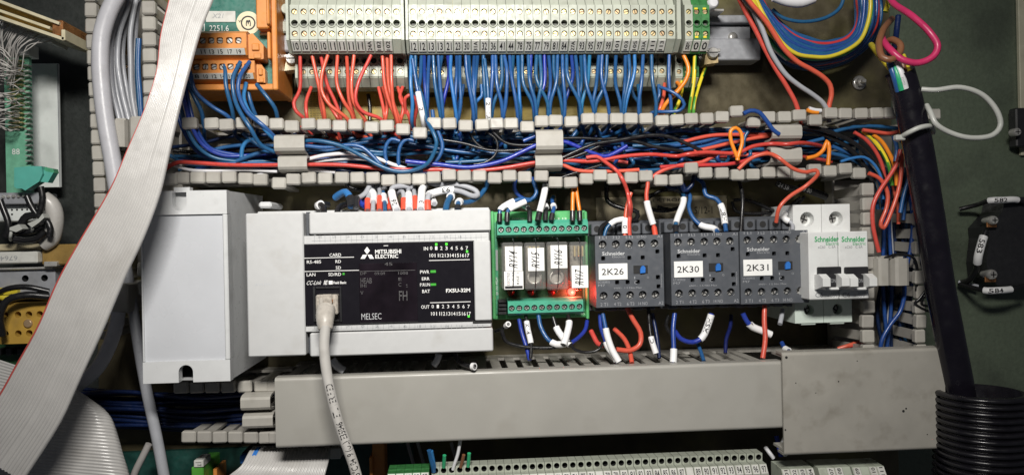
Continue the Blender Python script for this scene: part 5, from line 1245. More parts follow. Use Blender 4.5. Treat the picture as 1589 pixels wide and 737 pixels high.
# ---- below the relay board, contactors and breaker
zL = zm(760, 480, 3.31)
for L, h, r, m, s, kw in (
    ([(150, 50), (165, 120), (190, 200), (205, 260)], (44, 58), 1.4, 'w_royal', 'blue wire dropping from the left end of the relay board', {}),
    ([(185, 30), (195, 100), (212, 180), (210, 250)], (46, 60), 1.2, 'w_black', 'black wire with printed white sleeve under the relay board', dict(sleeves=[(.15, .66, 'K14')])),
    ([(250, 30), (262, 90), (300, 155), (345, 180), (390, 175)], (48, 62), 1.5, 'w_blue', 'blue wire with sleeve bending right under the relay board', dict(sleeves=[(.66, 1, '')])),
    ([(325, 40), (345, 100), (380, 150), (415, 185)], (50, 60), 1.5, 'w_black', 'dark wire with white sleeve leaning right under the relay board', dict(sleeves=[(.3, .98, '')])),
    ([(402, 30), (408, 70), (395, 130), (378, 185)], (52, 64), 1.5, 'w_black', 'dark wire with white sleeve leaning left under the relay board', dict(sleeves=[(.22, .98, '')])),
    ([(420, 170), (455, 145), (490, 105), (500, 60)], (58, 40), 1.4, 'w_royal', 'blue wire rising right from the crossed sleeves', {}),
    ([(60, 100), (80, 160), (140, 185), (220, 195), (330, 195), (400, 180)], 56, 1.2, 'w_black', 'black wire sagging under the relay board', {}),
    ([(410, 160), (430, 200), (490, 220), (560, 205), (580, 170)], 60, 1.0, 'w_black', 'thin black wire hanging in a bow right of the crossed sleeves', {}),
    ([(95, 75), (70, 95), (30, 112)], (56, 40), 1.2, 'w_black', 'short black wire with white ring at the controller corner', dict(sleeves=[(0, .22, '')])),
    ([(520, 110), (535, 140), (555, 175), (585, 185)], (46, 56), 1.7, 'w_red', 'short thick red wire under the relay board corner', {}),
    ([(565, 20), (570, 90), (590, 150), (605, 190), (640, 240), (655, 275)], (56, 64), 1.3, 'w_royal', 'blue wire with white sleeve at the left under the 2K26 contactor', dict(sleeves=[(.55, .97, '')])),
    ([(580, 20), (592, 80), (605, 140), (630, 210), (665, 270)], (58, 66), 1.4, 'w_blue', 'blue wire with long white sleeve under the 2K26 contactor', dict(sleeves=[(.3, .99, '')])),
    ([(705, -10), (735, 50), (775, 120), (770, 180), (720, 210), (650, 205)], (54, 60), 1.7, 'w_red', 'thick red wire bending back left under the 2K26 contactor', {}),
    ([(640, 100), (690, 150), (718, 210), (730, 275)], (40, 62), 1.6, 'w_red', 'red wire slanting down behind the thick red bend', {}),
    ([(815, -10), (820, 80), (830, 150), (855, 230)], (54, 62), 1.2, 'w_black', 'black wire with printed sleeve right under the 2K26 contactor', dict(sleeves=[(.62, .98, 'D')])),
    ([(835, 20), (855, 120), (865, 190), (870, 250)], (46, 58), 1.3, 'w_navy', 'dark blue wire beside the printed sleeve under the 2K26 contactor', {}),
    ([(950, 20), (942, 100), (945, 200), (942, 275)], (56, 66), 1.6, 'w_royal', 'blue wire with white foot straight below the 2K30 contactor', dict(sleeves=[(.72, .99, '')])),
    ([(1140, 20), (1120, 80), (1090, 145), (1040, 168), (980, 150), (950, 110)], (58, 58), 1.6, 'w_royal', 'blue wire with printed sleeve curving under the 2K30 contactor', dict(sleeves=[(.02, .48, 'HSM')])),
    ([(920, 30), (905, 80), (940, 130), (1000, 150)], 46, 1.4, 'w_black', 'black wire behind the blue bend under the 2K30 contactor', {}),
    ([(1070, 180), (1085, 220), (1100, 265)], (50, 62), 1.3, 'w_blue', 'short blue wire entering the lower duct under the 2K30 contactor', {}),
    ([(1240, 30), (1235, 90), (1215, 150), (1210, 225)], (40, 58), 1.3, 'w_navy', 'dark blue wire between the last two contactors, going down', {}),
    ([(1300, 20), (1320, 60), (1350, 90), (1400, 110), (1445, 130)], (58, 60), 1.7, 'w_royal', 'blue wire with white sleeve slanting under the 2K31 contactor', dict(sleeves=[(.34, 1, '')])),
    ([(1412, -20), (1410, 60), (1415, 150), (1402, 250)], (58, 66), 1.7, 'w_red', 'thick red wire straight below the 2K31 contactor', {}),
    ([(1505, 0), (1498, 40), (1490, 75)], (50, 56), 1.6, 'w_grey', 'grey sleeve hanging left of the breaker foot', {}),
    ([(1500, 170), (1515, 200), (1535, 212)], (50, 60), 1.5, 'w_royal', 'blue wire with white tip by the stained duct cover', dict(sleeves=[(.6, 1, '')])),
):
    wire(zL(L, h), r, m, s, **kw)
z9 = zm(370, 280, 2.378)
wire(z9([(345, 660), (365, 685), (390, 702)], 66), 2.6, 'w_grey', 'greenish grey sleeve sticking out under the controller left of centre')
wire(z9([(740, 640), (732, 665), (720, 682)], 66), 2.2, 'w_grey', 'grey sleeve hanging under the controller right of centre')
wire(z9([(800, 640), (812, 665), (840, 682), (872, 686)], (64, 78)), 1.6, 'w_black', 'black wire with bright ring poking over the lower duct', sleeves=[(.9, 1, '')])

# ================================================================== ribbon cables
def ribbon(name, left, right, nrib, label, red=True, amp=.00032, crease=None, end=None, step=26, th=.0011, blue=None):
    A = spline(left, .004); Bp = spline(right, .004)
    def res(p, n):
        return [subpath(p, i / (n - 1), i / (n - 1))[0] for i in range(n)]
    n = step * 2; A = res(A, n); Bp = res(Bp, n); K = nrib * 4
    front = []; back = []
    for i in range(n):
        t = (A[min(i + 1, n - 1)] + Bp[min(i + 1, n - 1)] - A[max(i - 1, 0)] - Bp[max(i - 1, 0)]).normalized()
        s = (Bp[i] - A[i]); N = s.cross(t).normalized()
        if N.dot(CAM - A[i]) < 0: N = -N
        for j in range(K + 1):
            u = j / K; ph = (j % 4) / 4; b = (0, .80, 1, .80)[j % 4] * amp
            if crease and abs(u - crease) < .012: b -= .0005
            p = A[i] + s * u + N * b; front.append(p); back.append(p - N * (th + b))
    W = K + 1; fs = {}
    for i in range(n - 1):
        for j in range(K):
            m = 'ribbon_grey'
            if red and j < 3: m = 'ribbon_red'
            if blue and blue(i / n, j / K): m = 'ribbon_blue'
            fs.setdefault(m, []).append((i * W + j, i * W + j + 1, (i + 1) * W + j + 1, (i + 1) * W + j))
    mb = MB()
    for m, f in fs.items(): mb.add(front, f, m, True)
    mb.add(back, [(i * W + j, i * W + j + 1, (i + 1) * W + j + 1, (i + 1) * W + j) for i in range(n - 1) for j in range(K)], 'ribbon_grey', True)
    o = len(front)
    for j in (0, K): mb.add([front[i * W + j] for i in range(n)] + [back[i * W + j] for i in range(n)], [(i, i + 1, n + i + 1, n + i) for i in range(n - 1)], 'ribbon_red' if (red and j == 0) else 'ribbon_grey')
    return solo(name, mb, label, 'ribbon cable')
hs = [96, 98, 102, 106, 110, 114, 117, 119, 120, 120, 118, 116, 112]
lp = [(268, -40), (262, 0), (249, 55), (243, 110), (224, 170), (196, 235), (172, 290), (119, 380), (88, 436), (58, 505), (24, 566), (-4, 615), (-60, 690)]
rp = [(346, -40), (330, 0), (312, 45), (296, 100), (279, 165), (263, 235), (248, 300), (222, 370), (196, 425), (160, 510), (122, 593), (96, 650), (36, 745)]
ribbon('ribbon_cable', [P(x, y, h) for (x, y), h in zip(lp, hs)], [P(x, y, h + 3) for (x, y), h in zip(rp, hs)], 20, 'wide flat grey ribbon cable with red edge sweeping across the left side', True, .00095, .62, step=40)
# lower ribbon, bending away at its right end
ed = [(112, 600), (136, 616), (158, 633), (169, 646), (176, 664), (184, 692), (197, 735), (212, 790)]
lf = [(-30, 548), (-42, 566), (-50, 584), (-58, 606), (-66, 630), (-76, 662), (-90, 706), (-100, 760)]
rows = len(ed)
A = [P(*q, 70) for q in lf]; m1 = [P(q[0] * .6 + l[0] * .4, q[1] * .6 + l[1] * .4 - 2, 80) for q, l in zip(ed, lf)]; E = [P(*q, 74) for q in ed]; E2 = [P(q[0] + 1, q[1] + 4, 60) for q in ed]; E3 = [P(q[0] - 14, q[1] + 14, 40) for q in ed]
mb = MB(); NR = 40; K = NR * 4
def edge(c): return [subpath(spline(c, .004), i / K, i / K)[0] for i in range(K + 1)]
C = [edge(c) for c in (A, m1, E, E2, E3)]
front = []; n = None
for j in range(K + 1):
    p = spline([c[j] for c in C], .0045); p = [subpath(p, i / 29, i / 29)[0] for i in range(30)]
    b = (0, .8, 1, .8)[j % 4] * .00055
    for q in p: front.append(q + (CAM - q).normalized() * b)
mb.add(front, [(j * 30 + i, j * 30 + i + 1, (j + 1) * 30 + i + 1, (j + 1) * 30 + i) for j in range(K) for i in range(29)], 'ribbon_grey', True)
back = [q - (CAM - q).normalized() * .0011 for q in front]
mb.add(back, [(j * 30 + i, j * 30 + i + 1, (j + 1) * 30 + i + 1, (j + 1) * 30 + i) for j in range(K) for i in range(29)], 'ribbon_grey', True)
for j in (0, K): mb.add([front[j * 30 + i] for i in range(30)] + [back[j * 30 + i] for i in range(30)], [(i, i + 1, 30 + i + 1, 30 + i) for i in range(29)], 'ribbon_grey')
solo('ribbon_cable', mb, 'second grey ribbon cable folded under the wide one at lower left', 'ribbon cable')
# small ribbon at the bottom with its connector
lp = [(396, 700, 30), (391, 694, 44), (384, 704, 54), (374, 722, 60), (350, 742, 64), (330, 775, 66)]; rp = [(512, 700, 30), (513, 694, 44), (512, 706, 54), (508, 722, 60), (502, 745, 64), (492, 785, 66)]
ribbon('ribbon_cable', px(lp), px(rp), 27, 'small grey ribbon cable with blue mark under the plain duct cover', False, .0007, step=16, blue=lambda a, b: .06 < b < .105 and .12 < a < .42)
o = thing('ribbon_connector', 'white latch end of the small ribbon connector at the bottom edge', 'connector', P(520, 705, 20))
D = Dev((370, 690), (536, 690), (536, 712), (370, 712), 34)
build('body', D.box(MB(), 372, 701, 534, 714, 8, 30, 'black_plastic', .5), o); build('latch', D.box(MB(), 513, 695, 530, 712, 20, 38, 'marker_white', .6), o); build('latch', D.box(MB(), 373, 702, 385, 715, 20, 36, 'blue_knob', .6), o)
build('latch_tip', D.box(MB(), 529, 697, 535, 709, 22, 34, 'marker_white', .5), o)

# ================================================================== bottom edge: board, orange post, terminals
o = thing('lower_board', 'dark teal circuit board at the bottom edge behind the network cable', 'circuit board', P(450, 760, 5))
D = Dev((200, 690), (640, 690), (640, 800), (200, 800), 12); build('board', D.box(MB(), 150, 694, 642, 860, 6, 10, 'board_dark'), o)
o = thing('orange_post', 'upright orange plastic strip at the bottom edge left of the terminals', 'plastic strip', P(588, 740, 5))
D = Dev((578, 676), (598, 676), (597, 780), (576, 780), 30); build('post', D.box(MB(), 578, 670, 597, 790, 6, 30, 'orange_plastic', .6), o); build('flange', D.box(MB(), 574, 706, 579, 790, 6, 34, 'orange_plastic', .5), o)
o = thing('orange_post', 'small orange plastic tab near the lower left green terminal', 'plastic strip', P(335, 745, 5))
D = Dev((331, 727), (337, 727), (337, 790), (331, 790), 30); build('post', D.box(MB(), 331, 727, 337, 790, 6, 30, 'orange_plastic', .4), o)
o = thing('earth_terminal', 'single green terminal with white marker at the lower left edge', 'terminal', P(308, 745, 5))
D = Dev((297, 712), (318, 712), (318, 790), (297, 790), 44)
build('body', D.box(MB(), 297, 724, 316, 800, 8, 44, 'pe_green', .6), o); mb = MB(); D.box(mb, 302, 713, 317, 724, 30, 45, 'marker_white', .4); D.text(mb, 'a:1', 305, 716, 314, 722, 45.1, 'ink', 90); build('marker', mb, o)

BH = 72
def bottom_strip(x0, n, pitch, label, m, nums, ys, hole=True, dz=0):
    """terminals seen from above: funnel row on a sloping top, markers in front"""
    xs = [x0 + pitch * i for i in range(n)]; xc = xs[n // 2]
    wx = [P(x, ys + 10, BH).x for x in xs]; w = (wx[1] - wx[0]) * .97 if n > 1 else pitch * .00042
    Z = lambda y, h: P(xc, y, h).z
    t = thing('terminal_strip', label, 'terminal strip', (sum(wx) / n, -.01, Z(ys + 60, 10)))
    hw = w / 2; mb = MB(); za, zb, zc_, zd = Z(ys, BH - 8), Z(ys + 15, BH - 4), Z(ys + 17, BH - 2), Z(ys + 34, BH + 2)
    yf = -(BH - 8) * .001
    if not hole: za = Z(ys + 11, BH - 8)
    yk = yf + .010
    mb.prism([(yk, za), (yf, za), (yf, zb), (-(BH - 2) * .001, zc_), (-(BH + 2) * .001, zd), (-(BH + 2) * .001, zd - .03), (yk, zd - .03)], 'x', -hw, hw, m, skip=(1,))
    if hole: mb.hole(-hw, hw, zb, za, yf, 0, (za + zb) / 2, hw * .74, .010, m, 'hole', 'hole', 12)
    else: mb.add([(-hw, yf, zb), (hw, yf, zb), (hw, yf, za), (-hw, yf, za)], [(0, 1, 2, 3)], m)
    mb.lathe((0, -(BH + 2) * .001, zd - .0028), [(hw * .7, -.0005), (hw * .7, .0001)], 'hole', n=12)
    me = mesh_of('terminal', mb); line = ((-(BH - 2) * .001, zc_), (-(BH + 2) * .001, zd))
    for i, x in enumerate(wx):
        p = place('terminal', me, t, (x, 0, 0)); ORG[p.name] = Vector((x, 0, 0))
        if nums[i] is not None: marker(line, hw, nums[i], p, x, lift=.0006)
    return t
bottom_strip(675, 41, 12.75, 'long pale terminal strip with numbered white markers along the bottom edge', 'terminal', [str(57 + i) if i % 11 != 9 else '' for i in range(41)], 713)
bottom_strip(607, 5, 13.0, 'five green and pale earth terminals marked PE at the bottom edge', 'earth_green', ['PE'] * 5, 716, False)
bottom_strip(1220, 4, 12.5, 'group of four grey green terminals right of the long bottom strip', 'terminal_low', ['101', '102', '103', '104'], 709, False)
bottom_strip(1277, 4, 12.5, 'group of four grey green terminals, second from the long bottom strip', 'terminal_low', [None, '107', '108', None], 707, False)
bottom_strip(1330, 4, 12.5, 'last group of grey green terminals at the right of the bottom edge', 'terminal_low', ['109', None, '110', '111'], 706, False)
zS = zm(600, 680, 4.18)
for L, m, r, s in (([(275, 75), (285, 120), (300, 180), (305, 215)], 'w_blue', 1.5, 'blue wire at the left end of the bottom terminals'), ([(290, 80), (300, 130), (310, 190)], 'w_sky', 1.2, 'second blue wire at the left end of the bottom terminals'), ([(375, 108), (372, 150), (370, 185)], 'w_green', 1.2, 'left of two green wire ends in the bottom terminals'), ([(478, 10), (462, 100), (440, 165), (430, 200)], 'w_white', 1.1, 'white wire leaning into the bottom terminals'), ([(500, 105), (490, 150), (480, 185)], 'w_brown', 1.1, 'brown wire end in the bottom terminals'), ([(535, 95), (532, 140), (528, 180)], 'w_green', 1.2, 'right of two green wire ends in the bottom terminals')):
    wire(zS(L, (68, 64)), r, m, s)
wire(px([(1205, 676, 50), (1208, 690, 52), (1212, 708, 54)]), 1.6, 'w_royal', 'blue wire at the corner of the stained duct cover')
wire(px([(1188, 694, 50), (1194, 702, 54), (1200, 710, 54)]), 1.4, 'w_white', 'white wire end left of the stained duct cover corner')
wire(px([(1218, 678, 60), (1213, 692, 58), (1219, 706, 56)]), 1.4, 'w_white', 'white wire curled at the stained duct cover corner')
for i, q in enumerate(((632, 686), (648, 686), (700, 686))): wire(px([(q[0], q[1], 20), (q[0] + 4, q[1] + 14, 22), (q[0] + 10, q[1] + 34, 24)]), 1.2, 'w_grey', ('left', 'middle', 'right')[i] + ' of three shaded grey wires behind the bottom terminals', 'shaded grey wires at the bottom edge')
# blue wires at lower left; the navy paints in the white box's shade
r4 = random.Random(3)
for i in range(22):
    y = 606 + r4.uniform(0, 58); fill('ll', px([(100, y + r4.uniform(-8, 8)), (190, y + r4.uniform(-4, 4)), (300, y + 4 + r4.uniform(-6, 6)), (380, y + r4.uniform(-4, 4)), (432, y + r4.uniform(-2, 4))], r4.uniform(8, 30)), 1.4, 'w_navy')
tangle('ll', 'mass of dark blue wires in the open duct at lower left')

# ================================================================== grey cables, left
zD = zm(100, 0, 2.305)
o = solo('cable', MB().tube(spline(zD([(215, -60), (165, 30), (135, 120), (128, 220), (135, 330), (150, 450), (170, 560), (190, 680), (215, 800)], 68), .004), .0050, 'cable_grey', 16), 'thick light grey cable curving down the upright duct at far left', 'cable')
for i, (a, b, c, dd, e) in enumerate(((205, 172, 164, 172, 196), (216, 184, 178, 188, 212), (226, 197, 190, 206, 230), (238, 214, 208, 224, 246), (250, 236, 236, 240, 256), (262, 254, 250, 250, 266), (198, 162, 150, 156, 180))):
    wire(zD([(a + 18, -40), (a, 30), (b, 120), (c, 220), (dd, 330), (e, 430), (e + 18, 520)], (52, 44, 50, 38, 46, 34, 30)[i]), 1.6, 'w_grey', ('second', 'third', 'fourth', 'fifth', 'sixth', 'last', 'first')[i] + ' slim grey cable counted from the thick grey cable', 'slim grey cables in the left duct', 'cable', cat='cable')
for i, x in enumerate((262, 268)): wire(zD([(x, 140), (x - 4, 240), (x + 2, 330), (x + 8, 420)], 34), 1.6, 'w_blue', ('left', 'right')[i] + ' of two blue wires half hidden behind the grey cable bundle', 'blue wires in the left duct')
z4 = zm(0, 430, 2.4)
solo('cable', MB().tube(spline(z4([(440, 130), (432, 180), (405, 260), (360, 340), (290, 400), (220, 440)], (58, 64)), .004), .0043, 'cable_grey', 14), 'thick grey cable end curving left below the ribbon cable', 'cable')
solo('cable', MB().tube(spline(z4([(470, -40), (495, 120), (520, 280), (550, 440), (585, 600), (615, 760)], (40, 50)), .004), .0034, 'w_grey', 12), 'grey cable running down behind the left edge of the white box', 'cable')  # darker wire grey puts the shadow behind the box into its colour
solo('cable', MB().tube(spline(z4([(555, 620), (530, 670), (505, 720), (490, 760)], 44), .004), .0022, 'w_pale', 10), 'short grey brown cable at the bottom left edge', 'cable')
o = thing('cable_clamp', 'grey plastic block under the ribbon cable left of the white box', 'clamp', P(182, 460, 10))
D = Dev((172, 430), (200, 430), (200, 486), (172, 486), 54); build('block', D.box(MB(), 168, 440, 198, 486, 10, 54, 'duct', 1.0), o); build('stop', D.box(MB(), 150, 500, 164, 512, 10, 50, 'duct', .8), o); build('stop', D.box(MB(), 148, 515, 162, 527, 10, 50, 'duct', .8), o)

# ================================================================== left edge: wired board and fittings
D = Dev((8, 88), (50, 88), (50, 305), (8, 305), 21)
o = thing('backplane_board', 'green circuit board with rows of gold pins at the far left edge', 'circuit board', D.base)
build('board', D.box(MB(), 8, 90, 47, 312, 18, 21, 'pcb_left'), o)
r5 = random.Random(9); pin = mesh_of('pin', MB().box((-.0013, -.0045, -.00030), (.0013, 0, .00030), 'brass')); pin2 = mesh_of('pin', MB().box((-.0016, -.004, -.0004), (.0016, 0, .0004), 'steel'))
for i in range(15):
    for k in range(3): place('pin', pin, o, D.pt(22 + 8 * k, 97 + 7.3 * i, 21.2), (0, r5.uniform(-.2, .2), 0))
for i in range(19): place('pin', pin2, o, D.pt(47.5, 104 + 8.2 * i + r5.uniform(-.5, .5), 21.2), (0, r5.uniform(-.2, .2), 0))
mb = MB(); D.text(mb, '88', 18, 231, 30, 240, 21.2, 'print_white'); build('board_print', mb, o)
build('metal_foot', D.box(MB(), 33, 70, 54, 89, 14, 26, 'alu', .4), o)
D = Dev((47, 99), (89, 98.5), (95.5, 290), (50, 292), -2)
o = thing('metal_plate', 'dull aluminium plate beside the green board at far left', 'metal plate', D.base)
build('sheet', D.box(MB(), 47, 99, 92, 291, -4, -2, 'alu', .2), o); build('edge_strip', D.box(MB(), 90.6, 99.4, 91.8, 290.6, -2, -1.6, 'rail'), o)
D = Dev((20, 255), (82, 255), (82, 298), (20, 298), 40); zT = lambda x, y: D.xz(x / 4.9125, 150 + y / 4.9125)
o = thing('plug', 'teal plastic plug at the lower end of the green board', 'plug', D.base)
pts = [(110, 540), (230, 530), (318, 532), (325, 590), (295, 650), (190, 715), (165, 700), (125, 700), (106, 685)]
build('plug_body', MB().prism([zT(*q) for q in pts], 'y', -.033, -.040, 'teal_plug'), o)
build('nose', MB().prism([zT(*q) for q in ((320, 560), (345, 572), (395, 580), (350, 655), (297, 648), (326, 592))], 'y', -.032, -.038, 'teal_plug'), o); build('key', MB().prism([zT(*q) for q in ((322, 535), (388, 548), (395, 580), (345, 575), (320, 560))], 'y', -.031, -.037, 'pcb_green'), o)
# gold edge connector
D = Dev((0, 0), (100, 0), (100, 64), (0, 64), 50)
o = thing('edge_connector', 'gold and cream edge connector slanting in at the upper left corner', 'connector', P(40, 25, 30))
zz = zm(0, 0, 4.9125)
def bar(a, b, w, h0, h1, m, name):
    p, q = zz([a], h1)[0], zz([b], h1)[0]; dr = (q - p).normalized(); nn = Vector((-dr.z, 0, dr.x)) * (w * .0004)
    mb = MB(); mb.prism([((p + nn).x, (p + nn).z), ((q + nn).x, (q + nn).z), ((q - nn).x, (q - nn).z), ((p - nn).x, (p - nn).z)], 'y', -h0 * .001, -h1 * .001, m); return build(name, mb, o)
bar((-60, -10), (450, 180), 2.2, 20, 58, 'pale_gold', 'rail'); bar((-60, 25), (400, 190), 4, 20, 50, 'gold', 'contact_row'); bar((-60, 62), (380, 215), 2.0, 20, 54, 'pale_gold', 'spacer'); bar((-60, 90), (400, 235), 3.4, 20, 48, 'gold', 'contact_row'); bar((-60, 95 + 18), (485, 300), 2.4, 20, 58, 'pale_gold', 'rail'); bar((-60, 140), (400, 300), 6, 20, 40, 'alu', 'contact_plate')
p = zz([(440, 215)], 56)[0]; build('end_block', MB().box((p.x - .0035, -.02, p.z - .0045), (p.x + .0030, -.056, p.z + .005), 'copper', .0006), o)
p = zz([(480, 275)], 58)[0]; build('end_lug', MB().box((p.x - .0012, -.02, p.z - .0028), (p.x + .0012, -.058, p.z + .004), 'pale_gold', .0004), o)
for i in range(46):
    y0 = r5.uniform(96, 204); up = max(0, 150 - y0) * r5.uniform(.1, .7); dr = r5.uniform(-12, 12); xp = r5.choice((22, 30, 38)); k = r5.uniform(-6, 6)
    L = [(xp, y0, 25), (xp - 7, y0 - 1, 31), (xp - 15, y0 + dr * .3 - up * .15 + k, 37 + r5.uniform(-5, 6)), (xp - 26, y0 + dr * .7 - up * .5 + k, 40 + r5.uniform(-8, 8)), (xp - 50, y0 + dr - up, 38 + r5.uniform(-8, 8))]
    fill('fine', px(L), .36, 'w_pale', 5, .004)
for i in range(26):
    x0 = r5.uniform(2, 82); y0 = 30 + x0 * .36 + r5.uniform(-2, 3); b = r5.uniform(8, 26)
    L = [(x0, y0, 40), (x0 - b * .5, y0 + r5.uniform(-2, 6), 46), (x0 * .6 - b * .4, y0 + r5.uniform(10, 24), 44), (min(34, x0 * .5) - r5.uniform(0, 14), y0 + r5.uniform(22, 60), 36), (min(26, x0 * .4) - r5.uniform(0, 20), 80 + r5.uniform(0, 60), 30)]
    fill('fine', px(L), .36, 'w_pale', 5, .004)
tangle('fine', 'tangle of fine pale wires on the gold pins at far left')
# fittings further down the left edge
D = Dev((-20, 296), (62, 298), (62, 345), (-20, 345), 30); zF = zm(0, 290, 4.9125)
o = thing('pin_header', 'grey connector block with bright pins below the teal plug', 'connector', D.base)
build('upper_row', D.box(MB(), -20, 299, 62, 317, 8, 30, 'rail', .6), o); build('lower_row', D.box(MB(), -20, 318, 58, 343, 8, 24, 'alu', .6), o)
for i in range(6): build('pin', MB().lathe(D.pt(-2 + 8 * i, 305, 30), [(.0011, 0), (.0011, .001), (.0006, .0016)], 'steel', n=10), o)
for i in range(8): build('socket', MB().lathe(D.pt(2 + 8 * (i % 6), 325 + 7 * (i // 6), 24), [(.0007, -.0004), (.0007, .0001)], 'hole', n=8), o)
solo('cable', MB().tube(spline(zF([(330, 90), (385, 130), (415, 200), (415, 300), (385, 400), (340, 430)], (40, 36)), .003), .0052, 'cable_light', 14), 'fat white cable sheath bent behind the black wires at left', 'cable')
for L, s in (([(205, 70), (225, 120), (265, 190), (285, 215)], 'black wire left of the pair hanging from the teal plug'), ([(310, 0), (325, 80), (310, 170), (290, 215), (200, 220), (150, 290)], 'black wire right of the pair hanging from the teal plug'), ([(0, 100), (30, 180), (60, 260), (65, 330), (40, 380)], 'black wire curving at the left edge above the cable ties'), ([(165, 290), (200, 235), (280, 215), (350, 250), (385, 320), (375, 380)], 'black wire bowed over the fat white sheath'), ([(100, 340), (180, 345), (260, 330), (320, 300)], 'thick black wire behind the cable ties'), ([(110, 400), (200, 410), (290, 390), (340, 340)], 'lowest thick black wire behind the cable ties')):
    wire(zF(L, 46), 2.0, 'w_black', s)
for i, (pp, s) in enumerate((([(80, 310), (150, 285), (180, 320), (130, 345), (80, 330)], 'left of two cream cable tie heads on the black wires'), ([(215, 280), (300, 245), (330, 205), (345, 235), (300, 275), (250, 310)], 'right of two cream cable tie heads on the black wires'))):
    q = zF(pp, 52); mb = MB().prism([(v.x, v.z) for v in q], 'y', -.046, -.053, 'tie'); c = sum(q, Vector()) / len(q)
    o = thing('cable_tie', s, 'cable tie', c); build('head', mb, o); build('tail', MB().tube(spline([q[0] + Vector((0, .002, 0)), c + Vector((-.004, .001, -.004)), c + Vector((-.007, .006, -.007))], .002), .001, 'tie', 6), o)
D = Dev((-20, 376), (120, 376), (120, 420), (-20, 420), 30)
o = thing('capacitor', 'amber and cream component block printed with faded numbers at left', 'component', D.base)
build('sleeve', D.box(MB(), -20, 378, 69, 388, 8, 34, 'pale_label', .8), o); mb = MB(); D.box(mb, -20, 390, 68, 408, 8, 38, 'marker_white', .8); D.text(mb, '6764 00', -6, 396, 38, 403, 38.1, 'print_grey', 180); build('label', mb, o); build('amber_end', D.box(MB(), 69, 380, 124, 412, 8, 34, 'amber', 1), o); build('nut', D.box(MB(), 76, 406, 96, 414, 30, 37, 'steel', .5), o)
D = Dev((-20, 414), (90, 414), (90, 445), (-20, 445), 30)
o = thing('metal_bracket', 'plated bracket with two slots under the amber component at left', 'bracket', D.base)
mb = MB(); a0, a1, b0, b1 = D.rect(-20, 418, 86, 462)
xm1 = D.xz(53, 430)[0]; cz = D.xz(40, 432)[1]
mb.hole(a0, xm1, b0, b1, -.030, D.xz(39, 430)[0], cz, .0022, .006, 'rail', 'hole', 'hole', 14); mb.hole(xm1, a1, b0, b1, -.030, D.xz(69, 430)[0], cz, .0022, .006, 'rail', 'hole', 'hole', 14); mb.prism([(-.030, b1), (-.006, b1), (-.006, b0), (-.030, b0)], 'x', a0, a1, 'rail', skip=(3,)); build('plate', mb, o); build('lip', D.box(MB(), -20, 414.5, 86, 418, 8, 33, 'steel', .4), o)
D = Dev((-10, 470), (72, 470), (72, 534), (-10, 534), 36)
o = thing('terminal_block', 'mustard yellow terminal block with round wire holes at left edge', 'terminal block', D.base)
mb = MB(); a0, a1, b0, b1 = D.rect(-6, 470, 72, 533); hx = [8, 28, 45, 62]; e = [-6, 18, 37, 54, 72]; zmid = D.xz(30, 503)[1]
for i in range(4):
    u0, u1 = D.xz(e[i], 500)[0], D.xz(e[i + 1], 500)[0]; xx = D.xz(hx[i], 500)[0]
    mb.hole(u0, u1, zmid, b1, -.036, xx, D.xz(30, 488)[1], .0021, .008, 'yellow_block', 'yellow_block', 'hole', 12); mb.hole(u0, u1, b0, zmid, -.036, xx, D.xz(30, 517)[1], .0021, .008, 'yellow_block', 'yellow_block', 'hole', 12)
mb.prism([(-.036, b1), (-.006, b1), (-.006, b0), (-.036, b0)], 'x', a0, a1, 'yellow_block', skip=(3,)); build('body', mb, o)
c = D.pt(44, 502, 36); build('screw', MB().lathe(c, [(.0028, 0), (.0028, .0008), (.0022, .0012)], 'brass', n=16), o)
build('upper_lug', D.box(MB(), -6, 446, 24, 466, 8, 34, 'w_yellow', .8), o)
wire(px([(-10, 460, 40), (12, 448, 46), (40, 445, 46), (76, 452, 42)]), 1.8, 'w_black', 'thin black wire arched over the mustard terminal block')
wire(px([(4, 520, 44), (0, 490, 48), (12, 466, 48), (40, 458, 46), (76, 460, 42)]), 2.4, 'w_black', 'thick black wire bent round the mustard terminal block')
wire(px([(-8, 452, 38), (6, 462, 42), (20, 460, 40)]), 2.0, 'w_yellow', 'short yellow wire above the mustard terminal block')
o = thing('lower_left_board', 'green board edge below the mustard terminal block', 'circuit board', P(20, 560, 5)); D = Dev((-20, 534), (90, 534), (90, 570), (-20, 570), 14); build('board', D.box(MB(), -30, 534, 92, 575, 6, 12, 'pcb_dark'), o)
for i in range(4): build('component', D.box(MB(), 2 + i * 17, 538, 12 + i * 17, 548, 12, 22, 'black_plastic', .6), o)

# ================================================================== right side: thick cable, conduit, coil, ties
path = spline(px([(1396, 112), (1402, 132), (1420, 205), (1440, 320), (1458, 440), (1475, 530), (1491, 615), (1500, 690)], (90, 80)), .004)
solo('cable', MB().tube(path, .0088, 'cable_black', 24), 'thick shiny black cable slanting down into the corrugated conduit', 'cable')
def conduit(x, y, r, h, n, pitch, label, tilt=0.0):
    c = P(x, y, h); pr = []; k = .001
    for i in range(n):
        z = -i * pitch
        for q in range(9):
            a = math.pi * q / 8; pr.append(((r - 2.2 + 2.2 * math.sin(a)) * k, (z - pitch * .78 * (1 - math.cos(a)) / 2) * k))
        pr.append(((r - 2.4) * k, (z - pitch * .98) * k))
    mb = MB(); mb.lathe(c, pr, 'conduit', 'z', 40, True, False, False); mb.lathe(c, [((r - 3.6) * k, -n * pitch * k), ((r - 3.6) * k, 0), ((r - 2.2) * k, 0)], 'conduit', 'z', 40, True, False, False)
    o = thing('conduit', label, 'conduit', c); p = build('corrugated_tube', mb, o); 
    o.rotation_euler = (0, tilt, 0); return o
conduit(1521, 606, 26.5, 88, 17, 4.2, 'large black corrugated conduit at the lower right corner')
o = conduit(1473, 655, 9.5, 70, 13, 4.4, 'narrow split black conduit behind the large one', .06)
